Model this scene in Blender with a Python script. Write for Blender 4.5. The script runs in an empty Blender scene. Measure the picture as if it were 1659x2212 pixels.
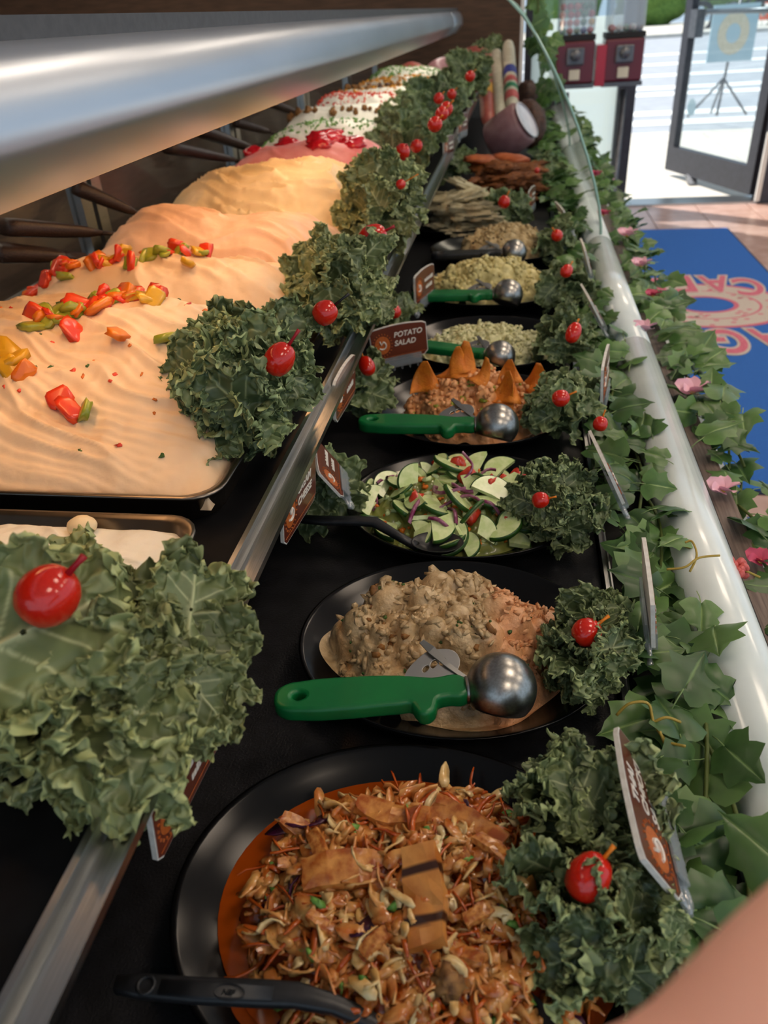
import bpy, math, random
import numpy as np
from mathutils import Vector, Matrix
PI = math.pi
S = bpy.context.scene
COL = S.collection
random.seed(4)
# ------------------------------------------------------------------ camera (coordinates: deck surface z=0; all is lifted by LIFT at the end so the floor is z=0)
LIFT = 0.6
FPX = 1650.0
dY = np.array([296, -1091, FPX]); dY /= np.linalg.norm(dY)
_b = FPX * FPX / (1091 - 296 * .07); dD = np.array([.07 * _b, _b, FPX]); dD /= np.linalg.norm(dD)
RM = np.array([np.cross(dD, dY), dY, -dD])
CAM = np.array([0, 0, .5])
cd = bpy.data.cameras.new('camera'); cam = bpy.data.objects.new('camera', cd); COL.objects.link(cam)
mw = Matrix.Identity(4)
for i in range(3):
    mw[i][0] = RM[i, 0]; mw[i][1] = -RM[i, 1]; mw[i][2] = -RM[i, 2]; mw[i][3] = CAM[i]
cam.matrix_world = mw
cd.sensor_fit = 'HORIZONTAL'; cd.sensor_width = 36; cd.lens = 36 * FPX / 1659
cd.clip_start = .01; cd.clip_end = 300
cd.dof.use_dof = True; cd.dof.focus_distance = .68; cd.dof.aperture_fstop = 10.5
S.camera = cam
# ------------------------------------------------------------------ world, sun, exposure
W = bpy.data.worlds.new('sky'); S.world = W; W.use_nodes = True
wb = W.node_tree.nodes['Background']; wb.inputs[0].default_value = (.64, .82, 1, 1); wb.inputs[1].default_value = 0.72
sd = bpy.data.lights.new('sun', 'SUN'); sd.energy = 5.5; sd.angle = .01; sd.color = (1, .95, .88)
so = bpy.data.objects.new('sun', sd); COL.objects.link(so); so.rotation_euler = (math.radians(-22), math.radians(-32), 0)
S.view_settings.view_transform = 'Standard'; S.view_settings.look = 'None'
S.view_settings.exposure = 0.35; S.view_settings.gamma = 1; S.view_settings.use_curve_mapping = False

# ------------------------------------------------------------------ pixel helpers (a pixel is a direction; the depth comes from a surface)
def ray(px, py): return RM @ np.array([px - 829.5, py - 1106, FPX])
def PZ(px, py, z):
    r = ray(px, py); return Vector(CAM + r * (z - CAM[2]) / r[2])
def PY(px, py, y):
    r = ray(px, py); return Vector(CAM + r * y / r[1])
def HIT(px, py, hf, t0=.2):
    r = ray(px, py); r = r / np.linalg.norm(r); t = np.arange(t0, 6, .003); p = CAM + r * t[:, None]; g = p[:, 2] - hf(p[:, 0], p[:, 1]); k = np.nonzero(g <= 0)[0]
    if hasattr(hf, 'hx'):
        ok = (np.abs(p[:, 0] - hf.cx) < .93 * hf.hx) & (np.abs(p[:, 1] - hf.cy) < .9 * hf.hy); g = np.where(ok, g, 9); k = np.nonzero(g <= 0)[0]
    i = k[0] if len(k) and np.min(g[:k[0] + 1]) > -.03 else int(np.argmin(np.abs(g)))
    q = p[i]; return Vector((q[0], q[1], float(hf(q[0], q[1]))))

# ------------------------------------------------------------------ materials
def C(h):
    v = [int(h[i:i + 2], 16) / 255 for i in (0, 2, 4)]
    return tuple(((x + .055) / 1.055) ** 2.4 if x > .04045 else x / 12.92 for x in v) + (1,)
def mat(name, c, c2=None, sc=40, rough=.5, metal=0, bump=0, bsc=None, coat=0, sss=0, detail=4, spec=.5, trans=0, ior=1.45, lo=.35, hi=.65, emit=None, es=0, alpha=1, stretch=None):
    m = bpy.data.materials.new(name); m.use_nodes = True; nt = m.node_tree; N = nt.nodes; L = nt.links
    b = N['Principled BSDF']; b.inputs['Roughness'].default_value = rough; b.inputs['Metallic'].default_value = metal
    b.inputs['Base Color'].default_value = C(c); b.inputs['Coat Weight'].default_value = coat; b.inputs['Coat Roughness'].default_value = .08
    b.inputs['Specular IOR Level'].default_value = spec; b.inputs['Transmission Weight'].default_value = trans; b.inputs['IOR'].default_value = ior
    b.inputs['Alpha'].default_value = alpha
    if sss: b.inputs['Subsurface Weight'].default_value = sss; b.inputs['Subsurface Radius'].default_value = (.01, .006, .003)
    if emit: b.inputs['Emission Color'].default_value = C(emit); b.inputs['Emission Strength'].default_value = es
    tc = N.new('ShaderNodeTexCoord'); src = tc.outputs['Object']
    if stretch:
        mp = N.new('ShaderNodeMapping'); mp.inputs['Scale'].default_value = stretch; L.new(src, mp.inputs[0]); src = mp.outputs[0]
    if c2:
        n = N.new('ShaderNodeTexNoise'); n.inputs['Scale'].default_value = sc; n.inputs['Detail'].default_value = detail
        r = N.new('ShaderNodeValToRGB'); r.color_ramp.elements[0].color = C(c); r.color_ramp.elements[1].color = C(c2)
        r.color_ramp.elements[0].position = lo; r.color_ramp.elements[1].position = hi
        L.new(src, n.inputs['Vector']); L.new(n.outputs[0], r.inputs[0]); L.new(r.outputs[0], b.inputs['Base Color'])
    if bump:
        n2 = N.new('ShaderNodeTexNoise'); n2.inputs['Scale'].default_value = bsc or sc; n2.inputs['Detail'].default_value = 4
        bp = N.new('ShaderNodeBump'); bp.inputs['Strength'].default_value = bump; bp.inputs['Distance'].default_value = .004
        L.new(src, n2.inputs['Vector']); L.new(n2.outputs[0], bp.inputs['Height']); L.new(bp.outputs[0], b.inputs['Normal'])
    return m
def leafmat(name, base, edge, vein, rough=.45, trans=.12):
    m = bpy.data.materials.new(name); m.use_nodes = True; nt = m.node_tree; N = nt.nodes; L = nt.links; b = N['Principled BSDF']
    at = N.new('ShaderNodeAttribute'); at.attribute_name = 'mask'; sp = N.new('ShaderNodeSeparateColor'); L.new(at.outputs['Color'], sp.inputs[0])
    tc = N.new('ShaderNodeTexCoord'); n = N.new('ShaderNodeTexNoise'); n.inputs['Scale'].default_value = 3.5; L.new(tc.outputs['Object'], n.inputs['Vector'])
    oi = N.new('ShaderNodeObjectInfo')
    def mix(f, a, bb):
        x = N.new('ShaderNodeMix'); x.data_type = 'RGBA'; L.new(f, x.inputs[0])
        for k, v in ((6, a), (7, bb)):
            if isinstance(v, str): x.inputs[k].default_value = C(v)
            else: L.new(v, x.inputs[k])
        return x.outputs[2]
    c = mix(sp.outputs[0], base, edge); c = mix(sp.outputs[1], c, vein)
    hs = N.new('ShaderNodeHueSaturation'); L.new(c, hs.inputs['Color'])
    mr = N.new('ShaderNodeMapRange'); mr.inputs[3].default_value = .75; mr.inputs[4].default_value = 1.2; L.new(oi.outputs['Random'], mr.inputs[0])
    ma = N.new('ShaderNodeMath'); ma.operation = 'MULTIPLY'; mr2 = N.new('ShaderNodeMapRange'); mr2.inputs[3].default_value = .7; mr2.inputs[4].default_value = 1.3; L.new(n.outputs[0], mr2.inputs[0])
    L.new(mr.outputs[0], ma.inputs[0]); L.new(mr2.outputs[0], ma.inputs[1]); L.new(ma.outputs[0], hs.inputs['Value'])
    L.new(hs.outputs[0], b.inputs['Base Color']); b.inputs['Roughness'].default_value = rough
    tr = N.new('ShaderNodeBsdfTranslucent'); L.new(hs.outputs[0], tr.inputs[0]); mx = N.new('ShaderNodeMixShader'); mx.inputs[0].default_value = trans
    L.new(b.outputs[0], mx.inputs[1]); L.new(tr.outputs[0], mx.inputs[2]); L.new(mx.outputs[0], N['Material Output'].inputs[0])
    return m
def glassmat(name, tint, refl=.06, rough=.02, haze=0.0):
    m = bpy.data.materials.new(name); m.use_nodes = True; nt = m.node_tree; N = nt.nodes; L = nt.links
    N.remove(N['Principled BSDF'])
    t = N.new('ShaderNodeBsdfTransparent'); t.inputs[0].default_value = C(tint)
    g = N.new('ShaderNodeBsdfGlossy'); g.inputs['Roughness'].default_value = rough
    mx = N.new('ShaderNodeMixShader')
    if refl: mx.inputs[0].default_value = refl
    else: f = N.new('ShaderNodeFresnel'); f.inputs[0].default_value = 1.45; L.new(f.outputs[0], mx.inputs[0])
    L.new(t.outputs[0], mx.inputs[1]); L.new(g.outputs[0], mx.inputs[2])
    out = mx.outputs[0]
    if haze:
        d = N.new('ShaderNodeBsdfDiffuse'); d.inputs[0].default_value = (.8, .85, .88, 1); m2 = N.new('ShaderNodeMixShader'); m2.inputs[0].default_value = haze
        L.new(out, m2.inputs[1]); L.new(d.outputs[0], m2.inputs[2]); out = m2.outputs[0]
    L.new(out, N['Material Output'].inputs[0]); return m
MT = {}
def K(k, *a, **kw): MT[k] = mat(k, *a, **kw)
K('deck', '121214', '1d1d20', 60, rough=.42, bump=.25, bsc=500)
K('steel', 'b9bab8', 'a3a4a2', 30, rough=.28, metal=1, stretch=(60, 1, 60), bump=.05)
K('pan_steel', '8f857a', '7d746a', 20, rough=.33, metal=1)
K('alu', 'c3cad3', 'b4bcc6', 6, rough=.33, metal=.85, stretch=(1, .3, 1))
K('hood', '3c3d40', '46474a', 90, rough=.55); K('shelf_black', '0d0d0f', '131315', 60, rough=.6, spec=.2)
K('tube_white', 'e4edec', 'd8e3e2', 12, rough=.22, coat=.4)
K('wood', '7b6a60', '5d4d45', 18, rough=.55, stretch=(20, 1, 20), bump=.2)
K('darkwood', '33211a', '1f140f', 14, rough=.45, stretch=(3, 30, 30), bump=.2)
K('rubber', '131313', rough=.6)
K('black_gloss', '0a0a0b', rough=.2, spec=.28)
K('black_plastic', '17181a', '1d1e21', 200, rough=.38)
K('green_plastic', '0b6b33', '0a6130', 30, rough=.36)
K('chrome', 'a9a7a3', '97958f', 14, rough=.3, metal=1)
K('white_edge', 'd8d6d0', 'cbc8c0', 200, rough=.6)
K('sign_brown', '5a2a20', '64301f', 20, rough=.3, coat=.3)
K('sign_orange', 'c0692f', 'a9521f', 300, rough=.4)
K('sign_white', 'ded8cc', rough=.5)
K('tomato', 'c2140c', 'd22a14', 30, rough=.16, coat=.4, sss=.1)
K('pick_red', '9c1020', rough=.4); K('pick_orange', 'd67a10', rough=.4); K('pick_black', '151515', rough=.4)
K('spread_peach', 'f0d3b0', 'e8c8a2', 12, rough=.42, bump=.25, bsc=60, sss=.08)
K('spread_salmon', 'eec6a6', 'e6bb98', 12, rough=.45, bump=.3, bsc=70, sss=.08)
K('spread_tan', 'ead6ae', 'e0c99e', 12, rough=.42, bump=.25, bsc=60, sss=.08)
K('spread_pink', 'f0a3a0', 'e6827f', 14, rough=.4, bump=.3, bsc=60, sss=.08)
K('spread_white', 'efebdc', 'e4dfcf', 14, rough=.45, bump=.3, bsc=70, sss=.08)
K('jam', 'b00d1c', 'cf2433', 60, rough=.2, coat=.4)
K('bit_red', 'd8331c', 'e04a20', 60, rough=.3, coat=.3); K('bit_orange', 'e07a1c', 'd96a14', 60, rough=.3, coat=.3)
K('bit_green', 'a9a83a', '7d8c28', 60, rough=.3, coat=.3); K('bit_yellow', 'd9a428', 'cf9a1a', 60, rough=.3, coat=.3)
K('walnut', '9a6a34', '6b4421', 120, rough=.6, bump=.6); K('cheddar', 'e2a02e', 'd38a1c', 60, rough=.5); K('scallion', '4d8030', '7fae50', 90, rough=.4)
K('choc', '3a2317', '51311f', 90, rough=.5)
K('sauce', '963e0e', 'ac4c10', 22, rough=.1, coat=.5, sss=.1)
K('cabbage', 'dca660', 'bf6420', 80, rough=.2, coat=.6, sss=.1); K('carrot', 'c9601c', 'a84410', 40, rough=.22, coat=.6); K('slaw_base', '8a3d12', '6e2c0c', 60, rough=.2, coat=.6); K('cabbage_pale', 'ead6a0', 'dba85c', 70, rough=.2, coat=.6); K('chicken', 'd8954c', '9c4c1a', 120, rough=.26, coat=.5, bump=.3, bsc=120)
K('purple', '3a1230', '52183c', 60, rough=.3, coat=.3)
K('cuke_juice', '9a9a52', '7c8440', 60, rough=.2, coat=.4); K('cuke', 'dfeab2', 'c4d890', 130, rough=.25, coat=.3, sss=.1); K('cuke_skin', '1f3f18', '35601f', 80, rough=.3)
K('onion', 'b98aa0', '7a2350', 90, rough=.3, coat=.2, lo=.3, hi=.6); K('tomato_flesh', 'd2452a', 'c0301c', 90, rough=.25, coat=.3)
K('tuna', 'c6ab80', 'ad9066', 110, rough=.35, bump=.5, bsc=220, coat=.12); K('salmon_salad', 'e0a878', 'd08e5c', 110, rough=.4, bump=.5, bsc=220)
K('buffalo', 'e6a972', 'd08f58', 90, rough=.4, bump=.4, bsc=200, coat=.1); K('chip', 'dd8422', 'cc6e16', 60, rough=.55, bump=.4, bsc=300)
K('potato', 'd9d6a8', 'c9c793', 100, rough=.4, bump=.4, bsc=200, coat=.15); K('pasta', 'd9cd90', 'c4b576', 90, rough=.42, bump=.4, bsc=180); K('chix', 'c9b182', 'a88e60', 90, rough=.45, bump=.5, bsc=180)
K('herb', '4d6a2c', '3a5522', 90, rough=.5)
K('fillet', 'b3a27c', 'cdbf9a', 60, rough=.5, bump=.6, bsc=120); K('cutlet', '9c5a2a', '6f3a18', 70, rough=.55, bump=.8, bsc=150); K('salmon_fillet', 'c96a3a', 'b5552c', 50, rough=.4, bump=.3)
K('ham', '9a7074', '8a6064', 30, rough=.4); K('ham_face', 'e6e2ea', 'd8d2dc', 30, rough=.3, coat=.4); K('roast', '5b3a2e', '3a231c', 60, rough=.6, bump=.8, bsc=120)
K('salami', 'cfc6b4', 'bfb49f', 40, rough=.5); K('label_blue', '3b3f8f', rough=.5); K('label_green', '2f7a55', rough=.5); K('label_red', 'c05a5a', rough=.5); K('label_yellow', 'd9a441', rough=.5); K('sausage', 'a8504a', 'b9695a', 30, rough=.35)
K('skin', 'eeb39e', 'e6a792', 9, rough=.5, sss=.15)
K('stem', '4c5a22', rough=.6); K('tendril', 'a88f3c', rough=.5); K('petal', 'ecc0cc', 'd98aa6', 14, rough=.6); K('petal_deep', 'c8506e', 'a8344f', 14, rough=.6); K('stamen', 'd8b24a', rough=.6); K('berry', 'd2685e', 'c24a48', 60, rough=.35); K('berry_green', '9a9a50', rough=.35)
K('mat_blue', '2b68b8', '245ca8', 260, rough=.95, bump=.5, bsc=600); K('mat_pink', 'cf6f7f', 'bf5f70', 200, rough=.95); K('mat_cream', 'c9bcae', 'b9a99a', 200, rough=.95); K('mat_edge', '1a2740', rough=.8)
K('tile', 'c0a094', 'ad8a7c', 9, rough=.25, bump=.1); K('grout', '8f7a70', rough=.9)
K('wall_white', 'e6e8e4', rough=.8); K('wall_brown', '5c4636', '4a382b', 8, rough=.7, stretch=(1, 1, 8)); K('ceiling_white', 'dcdcd8', rough=.9)
K('frame_dark', '3f4048', '383940', 30, rough=.4, metal=.4); K('concrete', 'd2cdc4', 'c4beb4', 3, rough=.9); K('asphalt', 'a2a6ad', '989ca3', 5, rough=.9); K('paint', 'e8e8e6', rough=.8)
K('gum_red', 'a3122c', rough=.3, coat=.4); K('gum_dark', '5d1424', rough=.35, coat=.3); K('grey_metal', '6c6e72', '606266', 30, rough=.35, metal=.7); K('beige_tag', 'd0c9b4', rough=.6)
K('hedge', '5f8038', '456426', 9, rough=.8, bump=.8, bsc=12); K('orange_plastic', 'e0561c', rough=.5); K('bluegrey', '9db0bc', rough=.6); K('poster', 'a9c4cf', '9bb9c6', 3, rough=.5); K('poster_ring', 'cfc6ae', 'c2b79c', 30, rough=.5); K('purple_cloth', '4d3d90', rough=.8)
K('tyre', '1b1b1c', rough=.7); K('bike_body', '2b2b30', rough=.3, coat=.5)
K('back_dark', '1e1d1c', '2a2826', 6, rough=.4); K('blind', 'eef2ee', rough=.9)
for nm, h in (('ball_yellow', 'd9a82a'), ('ball_red', 'b52f2c'), ('ball_green', '4c8a6a'), ('ball_white', 'd8d8d4'), ('ball_pink', 'd27a6a'), ('ball_blue', '3d5f98')): K(nm, h, rough=.25, coat=.3)
MT['kale'] = leafmat('kale', '50603c', 'a4b27a', 'a3ae80', trans=.14)
MT['kale_pale'] = leafmat('kale_pale', '68744a', 'b0b67a', 'b6bb8c', trans=.12)
MT['ivy'] = leafmat('ivy', '52723a', '5f8244', '93ad6c', rough=.38, trans=.18)
MT['ivy_dark'] = leafmat('ivy_dark', '3b5a2e', '476a36', '7c9a5c', rough=.38, trans=.15)
MT['glass'] = glassmat('glass', 'eaf3f1', refl=0, haze=.03); MT['clear'] = glassmat('clear_plastic', 'e6ebee', refl=.22, rough=.1, haze=.16); MT['pane'] = glassmat('pane', 'f2f7f8', refl=.05, haze=.01); MT['glass_edge'] = mat('glass_edge', '8fb5a8', rough=.2, coat=.5)
MT['lamp_warm'] = mat('lamp_warm', 'ffffff', emit='ffbf80', es=12); MT['lamp_white'] = mat('lamp_white', 'ffffff', emit='fff3e4', es=8); MT['lamp_ceiling'] = mat('lamp_ceiling', 'ffffff', emit='ffe8cf', es=9.5)
def blend_mat(name, ca, ca2, cb, cb2, pos, width, sc=110):
    m = mat(name, ca, ca2, sc, rough=.36, bump=.5, bsc=220, coat=.12); nt = m.node_tree; N = nt.nodes; L = nt.links; b = N['Principled BSDF']
    old = b.inputs['Base Color'].links[0].from_socket
    r = N.new('ShaderNodeValToRGB'); r.color_ramp.elements[0].color = C(cb); r.color_ramp.elements[1].color = C(cb2)
    n = [x for x in N if x.type == 'TEX_NOISE'][0]; L.new(n.outputs[0], r.inputs[0])
    tc = [x for x in N if x.type == 'TEX_COORD'][0]; sp = N.new('ShaderNodeSeparateXYZ'); L.new(tc.outputs['Object'], sp.inputs[0])
    mr = N.new('ShaderNodeMapRange'); mr.inputs[1].default_value = pos - width; mr.inputs[2].default_value = pos + width; L.new(sp.outputs[0], mr.inputs[0])
    x = N.new('ShaderNodeMix'); x.data_type = 'RGBA'; L.new(mr.outputs[0], x.inputs[0]); L.new(old, x.inputs[6]); L.new(r.outputs[0], x.inputs[7]); L.new(x.outputs[2], b.inputs['Base Color'])
    return m
MT['two_salads'] = blend_mat('two_salads', 'cbb086', 'ab8e64', 'e2aa7c', 'd2925e', .035, .012)
def grill_mat():
    m = mat('grilled_chicken', 'd8954c', 'b0682c', 60, rough=.28, coat=.3, bump=.3, bsc=90); nt = m.node_tree; N = nt.nodes; L = nt.links; b = N['Principled BSDF']
    old = b.inputs['Base Color'].links[0].from_socket; tc = [x for x in N if x.type == 'TEX_COORD'][0]
    w = N.new('ShaderNodeTexWave'); w.inputs['Scale'].default_value = 14; w.inputs['Distortion'].default_value = .5; L.new(tc.outputs['Object'], w.inputs[0])
    r = N.new('ShaderNodeValToRGB'); r.color_ramp.elements[0].position = .86; r.color_ramp.elements[1].position = .97; L.new(w.outputs['Fac'], r.inputs[0])
    x = N.new('ShaderNodeMix'); x.data_type = 'RGBA'; L.new(r.outputs[0], x.inputs[0]); L.new(old, x.inputs[6]); x.inputs[7].default_value = C('3a1d10'); L.new(x.outputs[2], b.inputs['Base Color'])
    return m
MT['grilled'] = grill_mat()

# ------------------------------------------------------------------ object helpers
def tag(o, label=None, cat=None, group=None, kind=None):
    for k, v in (('label', label), ('category', cat), ('group', group), ('kind', kind)):
        if v: o[k] = v
    return o
def T(name, label, cat, loc=(0, 0, 0), rot=(0, 0, 0), group=None, kind=None):
    o = bpy.data.objects.new(name, None); COL.objects.link(o); o.location = loc; o.rotation_euler = rot; o.empty_display_size = .02
    return tag(o, label, cat, group, kind)
def mesh(name, v, f, m, smooth=True):
    me = bpy.data.meshes.new(name); me.from_pydata([tuple(x) for x in (v.tolist() if isinstance(v, np.ndarray) else v)], [], f.tolist() if isinstance(f, np.ndarray) else f)
    me.materials.append(MT[m] if isinstance(m, str) else m)
    if smooth: me.polygons.foreach_set('use_smooth', [True] * len(me.polygons))
    me.update(); return me
def O(name, me, parent=None, loc=(0, 0, 0), rot=(0, 0, 0), sc=None, label=None):
    o = bpy.data.objects.new(name, me); COL.objects.link(o); o.parent = parent; o.location = loc; o.rotation_euler = rot
    if sc is not None: o.scale = sc if hasattr(sc, '__len__') else (sc, sc, sc)
    if label: o['label'] = label
    return o
class MB:
    def __init__(s): s.v = []; s.f = []
    def add(s, v, f):
        n = len(s.v); s.v += [tuple(x) for x in v]; s.f += [tuple(i + n for i in q) for q in f]; return s
    def box(s, a, b):
        x0, y0, z0 = a; x1, y1, z1 = b
        return s.add([(x0, y0, z0), (x1, y0, z0), (x1, y1, z0), (x0, y1, z0), (x0, y0, z1), (x1, y0, z1), (x1, y1, z1), (x0, y1, z1)],
                     [(0, 3, 2, 1), (4, 5, 6, 7), (0, 1, 5, 4), (1, 2, 6, 5), (2, 3, 7, 6), (3, 0, 4, 7)])
    def tube(s, pts, r, n=8, cap=True):
        pts = [Vector(p) for p in pts]; R = r if hasattr(r, '__len__') else [r] * len(pts); vs = []; fs = []; u = None
        for i, p in enumerate(pts):
            d = (pts[min(i + 1, len(pts) - 1)] - pts[max(i - 1, 0)]).normalized()
            if u is None: u = d.orthogonal().normalized()
            u = (u - d * u.dot(d)).normalized(); w = d.cross(u)
            for k in range(n): a = 2 * PI * k / n; vs.append(p + (u * math.cos(a) + w * math.sin(a)) * R[i])
        for i in range(len(pts) - 1):
            for k in range(n): fs.append((i * n + k, i * n + (k + 1) % n, (i + 1) * n + (k + 1) % n, (i + 1) * n + k))
        if cap: fs.append(tuple(range(n - 1, -1, -1))); fs.append(tuple((len(pts) - 1) * n + k for k in range(n)))
        return s.add(vs, fs)
    def lathe(s, prof, n=32, sx=1, sy=1, c=(0, 0, 0)):
        vs = [(c[0] + r * math.cos(2 * PI * k / n) * sx, c[1] + r * math.sin(2 * PI * k / n) * sy, c[2] + z) for r, z in prof for k in range(n)]
        return s.add(vs, [(i * n + k, i * n + (k + 1) % n, (i + 1) * n + (k + 1) % n, (i + 1) * n + k) for i in range(len(prof) - 1) for k in range(n)])
    def extrude(s, poly, a, b, axis='y'):
        n = len(poly)
        g = (lambda p, t: (p[0], t, p[1])) if axis == 'y' else (lambda p, t: (p[0], p[1], t))
        vs = [g(p, a) for p in poly] + [g(p, b) for p in poly]
        return s.add(vs, [(i, (i + 1) % n, n + (i + 1) % n, n + i) for i in range(n)] + [tuple(range(n - 1, -1, -1)), tuple(range(n, 2 * n))])
    def xf(s, M): s.v = [tuple(M @ Vector(p)) for p in s.v]; return s
    def me(s, name, m, smooth=False): return mesh(name, s.v, s.f, m, smooth)
    def ob(s, name, m, parent=None, smooth=False, **k): return O(name, s.me(name, m, smooth), parent, **k)
def bevel(o, w=.003, seg=2):
    md = o.modifiers.new('bevel', 'BEVEL'); md.width = w; md.segments = seg; md.limit_method = 'ANGLE'; return o
# vectorised value noise
def _h(ix, iy, iz, s):
    n = (ix * 73856093) ^ (iy * 19349663) ^ (iz * 83492791) ^ (s * 2654435)
    n = (n ^ (n >> 13)) * 1274126177 & 0x7fffffff
    return ((n ^ (n >> 16)) & 0xffff) / 65535.0
def noise(p, s=0):
    p = np.asarray(p, float); i = np.floor(p).astype(np.int64); f = p - i; f = f * f * (3 - 2 * f); r = 0
    for dx in (0, 1):
        for dy in (0, 1):
            for dz in (0, 1):
                w = (f[..., 0] if dx else 1 - f[..., 0]) * (f[..., 1] if dy else 1 - f[..., 1]) * (f[..., 2] if dz else 1 - f[..., 2])
                r = r + w * _h(i[..., 0] + dx, i[..., 1] + dy, i[..., 2] + dz, s)
    return r * 2 - 1
def fbm(p, o=4, s=0):
    p = np.asarray(p, float); r = 0; a = 1
    for k in range(o): r = r + a * noise(p * 2 ** k + 17.3 * k, s + k); a *= .5
    return r
def gridf(a, b, wrap=False):
    f = []
    for i in range(a - 1):
        for j in range(b if wrap else b - 1): f.append((i * b + j, i * b + (j + 1) % b, (i + 1) * b + (j + 1) % b, (i + 1) * b + j))
    return f
def frame(ax, nrm, loc, s=1):           # local y along ax, local z along nrm
    y = Vector(ax).normalized(); z = Vector(nrm); z = (z - y * z.dot(y)).normalized(); x = y.cross(z)
    M = Matrix.Identity(4)
    for i in range(3): M[i][0] = x[i] * s; M[i][1] = y[i] * s; M[i][2] = z[i] * s; M[i][3] = loc[i]
    return M
def place(o, M):
    l, r, s = M.decompose(); o.location = l; o.rotation_euler = r.to_euler(); o.scale = s; return o
# lettering meshes made first, while the scene is small
_txt = {}
def text_mesh(t, size, m, ext=.0002, off=.02):
    k = (t, size, m, off)
    if k not in _txt:
        c = bpy.data.curves.new('lettering', 'FONT'); c.body = t; c.size = size; c.extrude = ext; c.align_x = 'LEFT'; c.offset = size * off; c.shear = .2 if size < .05 else 0
        o = bpy.data.objects.new('tmp', c); COL.objects.link(o); dg = bpy.context.evaluated_depsgraph_get()
        me = bpy.data.meshes.new_from_object(o.evaluated_get(dg)); me.materials.clear(); me.materials.append(MT[m]); me.name = 'lettering'
        bpy.data.objects.remove(o); bpy.data.curves.remove(c); _txt[k] = me
    return _txt[k]
def curve_mesh(splines, ext, bev, m):
    c = bpy.data.curves.new('outline', 'CURVE'); c.dimensions = '2D'; c.fill_mode = 'BOTH'; c.extrude = ext; c.bevel_depth = bev; c.bevel_resolution = 2; c.resolution_u = 6
    for pts in splines:
        s = c.splines.new('BEZIER'); s.bezier_points.add(len(pts) - 1); s.use_cyclic_u = True
        for b, p in zip(s.bezier_points, pts): b.co = (p[0], p[1], 0); b.handle_left_type = b.handle_right_type = 'AUTO'
    o = bpy.data.objects.new('tmp', c); COL.objects.link(o); dg = bpy.context.evaluated_depsgraph_get()
    me = bpy.data.meshes.new_from_object(o.evaluated_get(dg)); me.materials.clear(); me.materials.append(MT[m]); me.polygons.foreach_set('use_smooth', [True] * len(me.polygons))
    bpy.data.objects.remove(o); bpy.data.curves.remove(c); return me
SIGN_TEXT = [['THAI', 'CHICKEN', 'SALAD'], ['CREAM', 'CHEESE'], [], ['POTATO', 'SALAD']]
for L_ in SIGN_TEXT:
    for t in L_: text_mesh(t, .0115, 'sign_white')
for ch in 'BAGELCF': text_mesh(ch, .17, 'mat_pink', .002); text_mesh(ch, .17, 'mat_cream', .0008, .07)
HANDLE = curve_mesh([[(0, .0), (.003, .008), (.02, .0125), (.05, .0135), (.09, .0115), (.115, .007), (.138, .006), (.138, -.006), (.125, -.007), (.116, -.010), (.111, -.021), (.107, -.0225), (.104, -.019), (.1, -.012), (.088, -.0115), (.05, -.0125), (.02, -.0115), (.003, -.007)],
                     [(.007, 0), (.011, .0062), (.018, .0066), (.0235, 0), (.018, -.0066), (.011, -.0062)]], .0035, .0035, 'green_plastic')
HANDLE_GREY = HANDLE.copy(); HANDLE_GREY.materials[0] = MT['black_plastic']
FAN = curve_mesh([[(0, 0), (.012, .019), (.024, .022), (.034, .017), (.03, .004), (.016, -.002)],
                  [(.011, .008), (.013, .012), (.0155, .012), (.0135, .008)], [(.0165, .01), (.0185, .015), (.021, .015), (.019, .010)], [(.022, .011), (.024, .016), (.0265, .0155), (.0245, .0105)]], .0006, .0003, 'chrome')

# ================================================================== THE SETTING
FZ = -.6; DW = 5.27
def ST(o): o['kind'] = 'structure'; return o
fl = ST(MB().box((-3.2, -2.5, FZ - .1), (4.2, DW, FZ - .004)).ob('floor', 'grout'))
tile_me = MB().box((-.148, -.148, -.0035), (.148, .148, .004)).me('tile', 'tile')
for i in range(9):
    for j in range(12): O('tile', tile_me, fl, (.35 + i * .302, DW - .16 - j * .302, FZ))
rest = MB()
ST(MB().box((-3.3, -2.5, FZ), (-3.2, DW, 2.0)).ob('wall_left', 'wall_brown'))
ST(MB().box((-3.2, DW, FZ), (.0, DW + .15, 2.0)).ob('wall_back', 'wall_brown')); wf = MB(); wf.box((.0, DW, FZ), (.02, DW + .15, 2.0)); wf.box((.02, DW, 1.55), (4.2, DW + .15, 2.0)); wf.box((1.62, DW, FZ), (1.75, DW + .15, 1.55)); wf.box((1.75, DW, FZ), (4.2, DW + .15, -.45)); ST(wf.ob('wall_front', 'wall_white'))
ce = ST(MB().box((-3.3, -2.5, 2.0), (4.2, DW + .15, 2.1)).ob('ceiling', 'ceiling_white'))
for i in range(4):
    for j, x in enumerate((-1.9, .9, 2.6)):
        t = T('ceiling_light', ['square ceiling panel light above the staff side', 'square ceiling panel light above the deli case', 'square ceiling panel light above the customer aisle'][j], 'ceiling light', (x, -.9 + i * 1.7, 1.995), group=['panel lights in the staff-side row', 'panel lights in the row over the case', 'panel lights in the aisle row'][j])
        MB().box((-.3, -.3, -.02), (.3, .3, 0)).ob('frame', 'white_edge', t); MB().box((-.27, -.27, -.024), (.27, .27, -.021)).ob('diffuser', 'lamp_ceiling', t)
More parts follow.
